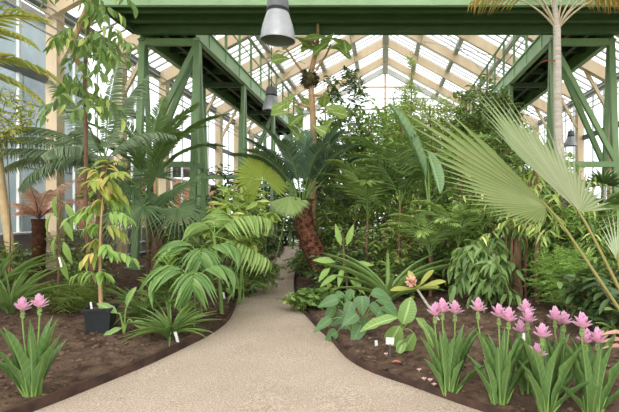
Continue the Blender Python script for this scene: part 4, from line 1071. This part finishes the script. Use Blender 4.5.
    # drooping glossy shrub behind the tulips
    shrub('glossy_shrub', 'rounded shrub of drooping glossy leaves behind the siam tulips', 'shrub', (484 - CX) / F * 7.2, 7.2, 1.12, .46, 'palm_mid', OVD, .22, .075, 95, 6, .3, 4, BARK_BRN, low=.12, droop=1.0, sag=.5)
    # fine lime bush
    shrub('feathery_bush', 'fine feathery lime-green bush at the foot of the tall grey palm', 'shrub', (568 - CX) / F * 6.8, 6.8, .95, .55, 'fresh', LFTS, .09, .016, 260, 16, .3, 3, M_stemg, low=.1, droop=.1, up=.5, sr=.008)
right_low()

def flowers_on(px, py, Y, n, m, label, r=.25):
    for k in range(n):
        p = P(px + U(-6, 6), py + U(-12, 12), Y - .45)
        mb = MB(); u = nrm(rng.normal(0, 1, (8, 3))); mb.put(PETAL, p + u * .01, u, [0, -.3, 1], .07, .045, 0)
        yield mb
sh = [o for o in bpy.data.objects if o.name.startswith('flowering_shrub')][0]
for mb in flowers_on(320, 245, 11.4, 9, 'orange', ''): mb.build('blossom', LM['orange'], sh)

def trunks():
    Y = 7.7
    t = thing('multi_stem_tree', 'multi-stemmed tree with fat mottled trunk and red-brown canes behind the tulips', 'tree', at_ground((517 - CX) / F * Y, Y))
    for px0, px1, yt, r, m in ((518, 519, 235, .085, BARK_BRN), (508, 507, 215, .03, BARK_RED), (526, 529, 180, .025, BARK_RED), (512, 514, 195, .03, BARK_BRN)):
        b = at_ground((px0 - CX) / F * Y, Y + U(-.1, .1))
        mb = MB(); mb.tube(curve3([b - [0, 0, .1], P((px0 + px1) / 2 - 2, 270, Y), P(px1, yt, Y)], 14), np.linspace(r, r * .75, 14), 10, jit=.07); mb.build('trunk', m, t)
    st, dr = [], []
    for k in range(60):
        st.append(P(518 + rng.normal(0, 22), U(165, 250), Y + U(-.4, .6))); dr.append([U(-1, 1), U(-1, 1), U(-.3, .4)])
    mb = MB(); twigs(mb, np.array(st), np.array(dr), .4, 8, LEAFD, .17, .05, 1, 0, droop=.6); mb.build('foliage', [BARK_BRN, LM['mid']], t)
    Y = 7.3; t = thing('slim_tree', 'single slim red-brown trunk between the mottled trunk and the grey palm', 'tree', at_ground((538 - CX) / F * Y, Y))
    b = at_ground((538 - CX) / F * Y, Y)
    mb = MB(); mb.tube(curve3([b - [0, 0, .1], P(536, 270, Y), P(538, 215, Y), P(534, 160, Y)], 16), np.linspace(.045, .025, 16), 9, jit=.05); mb.build('trunk', BARK_RED, t)
    st, dr = [], []
    for k in range(34):
        st.append(P(536 + rng.normal(0, 14), U(165, 235), Y + U(-.4, .5))); dr.append([U(-1, 1), U(-1, 1), U(-.3, .4)])
    mb = MB(); twigs(mb, np.array(st), np.array(dr), .35, 7, LEAFD, .18, .045, 1, 0, droop=.7); mb.build('foliage', [BARK_BRN, LM['light']], t)
    # bare brown trunks among the shrubs in the middle of the bed
    for px, Y, yt, r, lb in ((463, 9.2, 150, .045, 'upright bare brown trunk rising behind the rounded glossy shrub'), (402, 9.6, 150, .035, 'thin brown trunk behind the pink-flowered frangipani')):
        t = thing('young_tree', lb, 'tree', at_ground((px - CX) / F * Y, Y)); b = at_ground((px - CX) / F * Y, Y)
        mb = MB(); mb.tube(curve3([b - [0, 0, .1], P(px - 2, 240, Y), P(px, yt, Y)], 14), np.linspace(r, r * .6, 14), 8, jit=.05); mb.build('trunk', BARK_RED, t)
        st, dr = [], []
        for k in range(50):
            st.append(P(px + rng.normal(0, 16), yt + U(-25, 60), Y + U(-.5, .5))); dr.append([U(-1, 1), U(-1, 1), U(-.3, .5)])
        mb = MB(); twigs(mb, np.array(st), np.array(dr), .45, 8, LEAF3, .17, .055, 1, 0, droop=.4); mb.build('foliage', [BARK_BRN, LM['mid']], t)
trunks()

def right_mass():
    X = lambda px, Y: (px - CX) / F * Y
    S = lambda lb, px, Y, h, r, leaf, T=LEAF3, ll=.16, lw=.05, n=120, nl=9, tl=.45, low=.1, **k: shrub(k.pop('name', 'leafy_shrub'), lb, k.pop('cat', 'shrub'), X(px, Y), Y, h, r, leaf, T, ll, lw, n, nl, tl, k.pop('stems', 3), k.pop('bark', None), low, **k)
    # --- middle layer
    S('low green bush behind the big strap-leaved lily foot', 400, 8.5, .7, .5, 'mid', OV4, .17, .07, 80, 7, low=.05)
    S('low dark bush behind the heart-leaved clump', 330, 8.9, .75, .4, 'dark', OV4, .16, .07, 70, 7, low=.05)
    S('twiggy shrub with brown stems close behind the cycad and orange blossoms', 350, 10.6, 2.6, .75, 'mid', OV4, .15, .07, 120, 8)
    S('shrub of mixed light leaves behind the big strap-leaved lily', 380, 10.4, 2.3, .7, 'fresh', OV4, .15, .06, 120, 8)
    S('narrow-leaved green shrub above the frangipani flowers', 420, 9.6, 1.9, .6, 'light', LEAF3, .2, .04, 110, 9)
    S('shrub with narrow shiny leaves between bare trunk and frangipani', 446, 9.2, 1.7, .55, 'fresh', LEAF3, .18, .045, 100, 8)
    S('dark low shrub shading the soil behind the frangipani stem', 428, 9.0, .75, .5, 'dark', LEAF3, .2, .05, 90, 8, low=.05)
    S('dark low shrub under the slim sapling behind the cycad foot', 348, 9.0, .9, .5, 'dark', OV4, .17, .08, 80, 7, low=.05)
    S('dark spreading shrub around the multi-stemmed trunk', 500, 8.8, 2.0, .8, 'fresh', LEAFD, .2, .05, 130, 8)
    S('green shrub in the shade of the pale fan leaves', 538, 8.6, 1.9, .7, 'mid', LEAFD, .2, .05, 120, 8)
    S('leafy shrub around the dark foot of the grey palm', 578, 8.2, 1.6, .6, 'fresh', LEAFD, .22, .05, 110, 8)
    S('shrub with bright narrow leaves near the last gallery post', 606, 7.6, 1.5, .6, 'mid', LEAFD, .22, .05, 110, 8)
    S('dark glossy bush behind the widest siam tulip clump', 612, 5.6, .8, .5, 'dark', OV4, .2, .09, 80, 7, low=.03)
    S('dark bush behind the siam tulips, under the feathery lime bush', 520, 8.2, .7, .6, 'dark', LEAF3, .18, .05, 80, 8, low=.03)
    # --- taller layer
    S('dense dark tree crown just past the cycad', 345, 13.5, 4.8, 1.2, 'mid', OV4, .19, .09, 300, 9, .5, low=.15, name='dense_tree', cat='tree', stems=2, sr=.05)
    S('dense mixed tree in the middle of the far bed', 386, 13.0, 4.7, 1.2, 'fresh', OV4, .18, .08, 300, 9, .5, low=.12, name='dense_tree', cat='tree', stems=2, sr=.05)
    S('small open tree with dark leaves seen against the white gable', 350, 16.0, 6.6, .85, 'dark', OV4, .24, .1, 75, 8, .55, low=.55, name='open_tree', cat='tree', stems=1, sr=.05, bark=BARK_BRN)
    S('feathery yellow-green tree with a pointed top below the roof ridge', 410, 16.5, 6.2, 1.25, 'light', LEAF3, .2, .05, 460, 10, .6, low=.12, name='feathery_tree', cat='tree', stems=2, sr=.05, shape=.15, bark=BARK_BRN)
    S('bushy light green tree beside the feathery pointed one', 444, 14.0, 5.1, 1.2, 'light', LEAF3, .2, .055, 420, 9, .55, low=.3, name='bushy_tree', cat='tree', stems=2, sr=.05)
    S('leafy tree with rounded leaves in front of the gallery girder', 485, 12.6, 5.0, 1.1, 'mid', OV4, .18, .08, 400, 9, .5, low=.25, name='round_leaf_tree', cat='tree', stems=2, sr=.05, bark=BARK_BRN)
    S('tall shrub with willow-like leaves behind the pale fan leaves', 462, 10.6, 3.3, .9, 'fresh', LEAFD, .2, .045, 280, 9, .5, low=.1, name='willow_shrub')
    S('tall leafy shrub standing behind the second fan leaf', 500, 10.8, 3.2, .9, 'mid', LEAFD, .2, .05, 260, 9, .5, low=.1, name='willow_shrub')
    S('green shrub near the gallery brace past the grey palm', 588, 11.0, 2.2, .8, 'mid', LEAFD, .22, .06, 120, 8, low=.05)
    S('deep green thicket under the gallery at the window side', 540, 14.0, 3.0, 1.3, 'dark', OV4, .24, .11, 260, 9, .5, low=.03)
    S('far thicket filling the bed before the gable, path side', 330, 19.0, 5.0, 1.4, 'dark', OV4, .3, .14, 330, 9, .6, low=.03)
    S('far thicket filling the bed before the gable, middle', 396, 20.0, 5.7, 1.9, 'mid', OV4, .3, .14, 420, 9, .6, low=.03)
    S('far thicket filling the bed before the gable, gallery side', 470, 19.0, 5.4, 1.9, 'mid', OV4, .3, .14, 420, 9, .6, low=.03)
    S('small round-leaved shoot reaching up beside the grey palm trunk', 568, 9.8, 2.9, .3, 'fig', OV4, .2, .16, 5, 3, .25, low=.75, stems=1, bark=M_stemg)
    # pointed spike of the feathery tree
    # --- palms
    kw = dict(n=17, ll=.5, lw=.032, a0=60, a1=28, v=.02, T=LFT, start=.2, r=.012)
    def palm(lb, px, Y, cpy, specs, leaf, name='areca_palm', **k):
        b = at_ground(X(px, Y), Y); kk = dict(kw); kk.update(k.pop('kw', {}))
        return pinnate_palm(name, lb, 'palm', b, P(px, cpy, Y), specs, leaf, k.get('r0', .035), .025, kw=kk, bark=k.get('bark', BARK_BRN))
    ring = lambda n, el, L, bd, o=0: [(o + i * 360 / n, el + (i % 3) * 8, L * (1 + .1 * ((i * 7) % 3 - 1)), bd) for i in range(n)]
    palm('arching palm with long hanging leaflets in the middle of the bed', 400, 9.3, 205, ring(10, 72, 1.7, 85, 10), 'palm_mid')
    palm('palm with drooping narrow leaflets behind the cycad crown', 368, 9.8, 215, ring(9, 66, 1.5, 85, 30), 'palm_light')
    palm('light feathery palm above the frangipani', 430, 8.3, 255, ring(9, 62, 1.1, 85, 15), 'palm_light', kw=dict(lw=.034, ll=.32, n=18))
    palm('palm with light fronds behind the bare brown trunk', 458, 8.4, 245, ring(9, 62, 1.15, 80, 0), 'palm_light', kw=dict(lw=.034, ll=.32, n=18))
    palm('palm with dark drooping fronds in the shade of the grey palm', 590, 9.2, 235, ring(9, 62, 1.4, 85, 25), 'palm_mid')
    palm('palm with slender fronds beside the deep thicket', 520, 11.8, 215, ring(9, 62, 1.6, 80, 12), 'palm_mid')
    palm('low dark cycad-like palm just beyond the cycad trunk', 340, 12.2, 215, ring(9, 55, 1.3, 80, 33), 'cycad', kw=dict(lw=.025, ll=.28, n=36, T=LFT))
    # banana
    Y = 8.7; g = at_ground(X(432, Y), Y); t = thing('banana_plant', 'banana plant with one long upright paddle leaf rising above the shrubs', 'plant', g)
    top = P(430, 215, Y)
    mb = MB(); mb.tube(curve3([g - [0, 0, .1], (g + top) / 2, top], 10), np.linspace(.045, .03, 10), 10); mb.build('stem', M_fibre, t)
    for hx, hy, tx, ty, L, W, dy in ((425, 178, 395, 106, 1.55, .2, -.1), (428, 152, 442, 192, .85, .26, -.3)):
        h = P(hx, hy, Y); e = P(tx, ty, Y + dy)
        mb = MB(); mb.tube(curve3([top, h * .5 + top * .5, h], 6), np.linspace(.022, .014, 6), 6, 0); mb.put(tpl(PADDLE, 12, .08, .5, 1.8, .01), [h], e - h, (.45, -.8, .4), L, W, 1); mb.build('leaf', [M_stemg, LM['banana']], t)
    # spiky agave-like plant high by the gallery
    Y = 9.5; g = at_ground(X(604, Y), Y); t = thing('dracaena', 'dracaena with a spiky leaf tuft on a thin stem beside the gallery brace', 'plant', g); top = P(604, 186, Y)
    mb = MB(); mb.tube(curve3([g - [0, 0, .1], (g + top) / 2 + [.05, 0, 0], top], 10), .03, 8); mb.build('stem', BARK_GREY, t)
    mb = MB(); m = 44; a = np.arange(m) * 2.399; e = np.linspace(1.4, .1, m); d = np.stack([np.cos(a) * np.cos(e), np.sin(a) * np.cos(e), np.sin(e)], -1)
    mb.put(LFT, np.repeat(top[None], m, 0), d, [0, 0, 1.0], .42, .045, 0); mb.build('leaf_tuft', LM['dark'], t)
right_mass()

# pointed leader of the feathery tree
def leader():
    t = [o for o in bpy.data.objects if o.name.startswith('feathery_tree')][0]
    Y = 16.5; st, dr = [], []
    for k in range(26):
        py = U(62, 115); st.append(P(412 + rng.normal(0, 1 + (py - 60) * .12), py, Y + U(-.2, .2))); dr.append([U(-1, 1), U(-1, 1), 1.2])
    mb = MB(); mb.tube([P(411, 140, Y), P(412, 62, Y)], [.03, .01], 6, 0); twigs(mb, np.array(st), np.array(dr), .35, 9, LEAF3, .17, .045, 1, 0, droop=.0); mb.build('leader', [BARK_BRN, LM['light']], t)
leader()

# ------------------------------------------------------------------ what stands outside the glass
def outside():
    t = thing('apartment_building', 'grey-blue building seen dimly through the window wall', 'building', (-20, 19, -.1))
    mb = MB(); mb.box((-20, 19, 5.4), (7, 14, 11)); mb.build('facade', M_facade, t, False)
    for k in range(5):
        for z in (1.6, 4.6, 7.6):
            mb = MB(); mb.box((-16.48, 13.2 + k * 2.9, z), (.1, 1.3, 1.6)); mb.build('window', M_winout, t, False)
    mb = MB(); mb.box((-20, 19, 11.05), (7.6, 14.6, .3)); mb.build('roof', M_roofout, t, False)
    t = thing('brick_building', 'brown brick building behind the far end of the window wall', 'building', (-17, 30, -.1))
    mb = MB(); mb.box((-17, 31, 1.9), (8, 12, 4)); mb.build('facade', M_brick, t, False)
    mb = MB(); mb.bar((-17, 25, 4.7), (-17, 37.2, 4.7), 8.4, .2); mb.build('roof', M_roofout, t, False)
    for x, y, h, r, lb in ((-12.0, 6.5, 4.2, 1.5, 'pale tree outside the glass behind the withered tree fern'), (-12.8, 11.5, 5.2, 1.8, 'pale tree outside the glass behind the feather palm'), (12.8, 20, 4.0, 1.7, 'pale tree outside the glass past the grey palm')):
        g = np.array([x, y, -.12]); tt = thing('outside_tree', lb, 'tree', g)
        mb = MB(); mb.tube(curve3([g, g + [0, 0, h * .45], g + [.1, 0, h * .8]], 8), np.linspace(.14, .04, 8), 8); mb.build('trunk', BARK_BRN, tt)
        m = 130; u = nrm(rng.normal(0, 1, (m, 3))) * (U(.2, 1, m) ** .5)[:, None]
        mb = MB(); twigs(mb, g + [0, 0, h * .65] + u * [r, r, h * .33], u + rng.normal(0, .4, (m, 3)), .5, 7, SMALL, .2, .11, 1, 0); mb.build('foliage', [BARK_BRN, LM['outtree']], tt)
outside()

# ------------------------------------------------------------------ light, sky, camera
w = bpy.data.worlds.new('overcast_sky'); scene.world = w; w.use_nodes = True
nt = w.node_tree; bg = nt.nodes['Background']
tc = nt.nodes.new('ShaderNodeTexCoord'); sx = nt.nodes.new('ShaderNodeSeparateXYZ'); nt.links.new(tc.outputs['Generated'], sx.inputs[0])
cr = nt.nodes.new('ShaderNodeValToRGB'); nt.links.new(sx.outputs['Z'], cr.inputs[0])
cr.color_ramp.elements[0].color = (.93, .96, 1, 1); cr.color_ramp.elements[1].color = (1, .99, .97, 1)
nt.links.new(cr.outputs[0], bg.inputs['Color']); bg.inputs['Strength'].default_value = 2.4
sun = bpy.data.lights.new('soft_sun', 'SUN'); sun.energy = 2.5; sun.angle = math.radians(75); sun.color = (1, .98, .95)
so = bpy.data.objects.new('soft_sun', sun); col.objects.link(so); so.rotation_euler = (math.radians(50), math.radians(0), math.radians(-12))
cam = bpy.data.cameras.new('camera'); co = bpy.data.objects.new('camera', cam); col.objects.link(co)
cam.sensor_width = 36; cam.lens = F / 619 * 36; cam.shift_x = (309.5 - CX) / 619; cam.shift_y = (CY - 206) / 619
co.location = (0, 0, EYE); co.rotation_euler = (PI / 2, 0, 0); cam.clip_end = 300
scene.camera = co
scene.view_settings.view_transform = 'Standard'
scene.view_settings.exposure = 0.0
scene.cycles.transparent_max_bounces = 24
scene.cycles.max_bounces = 8
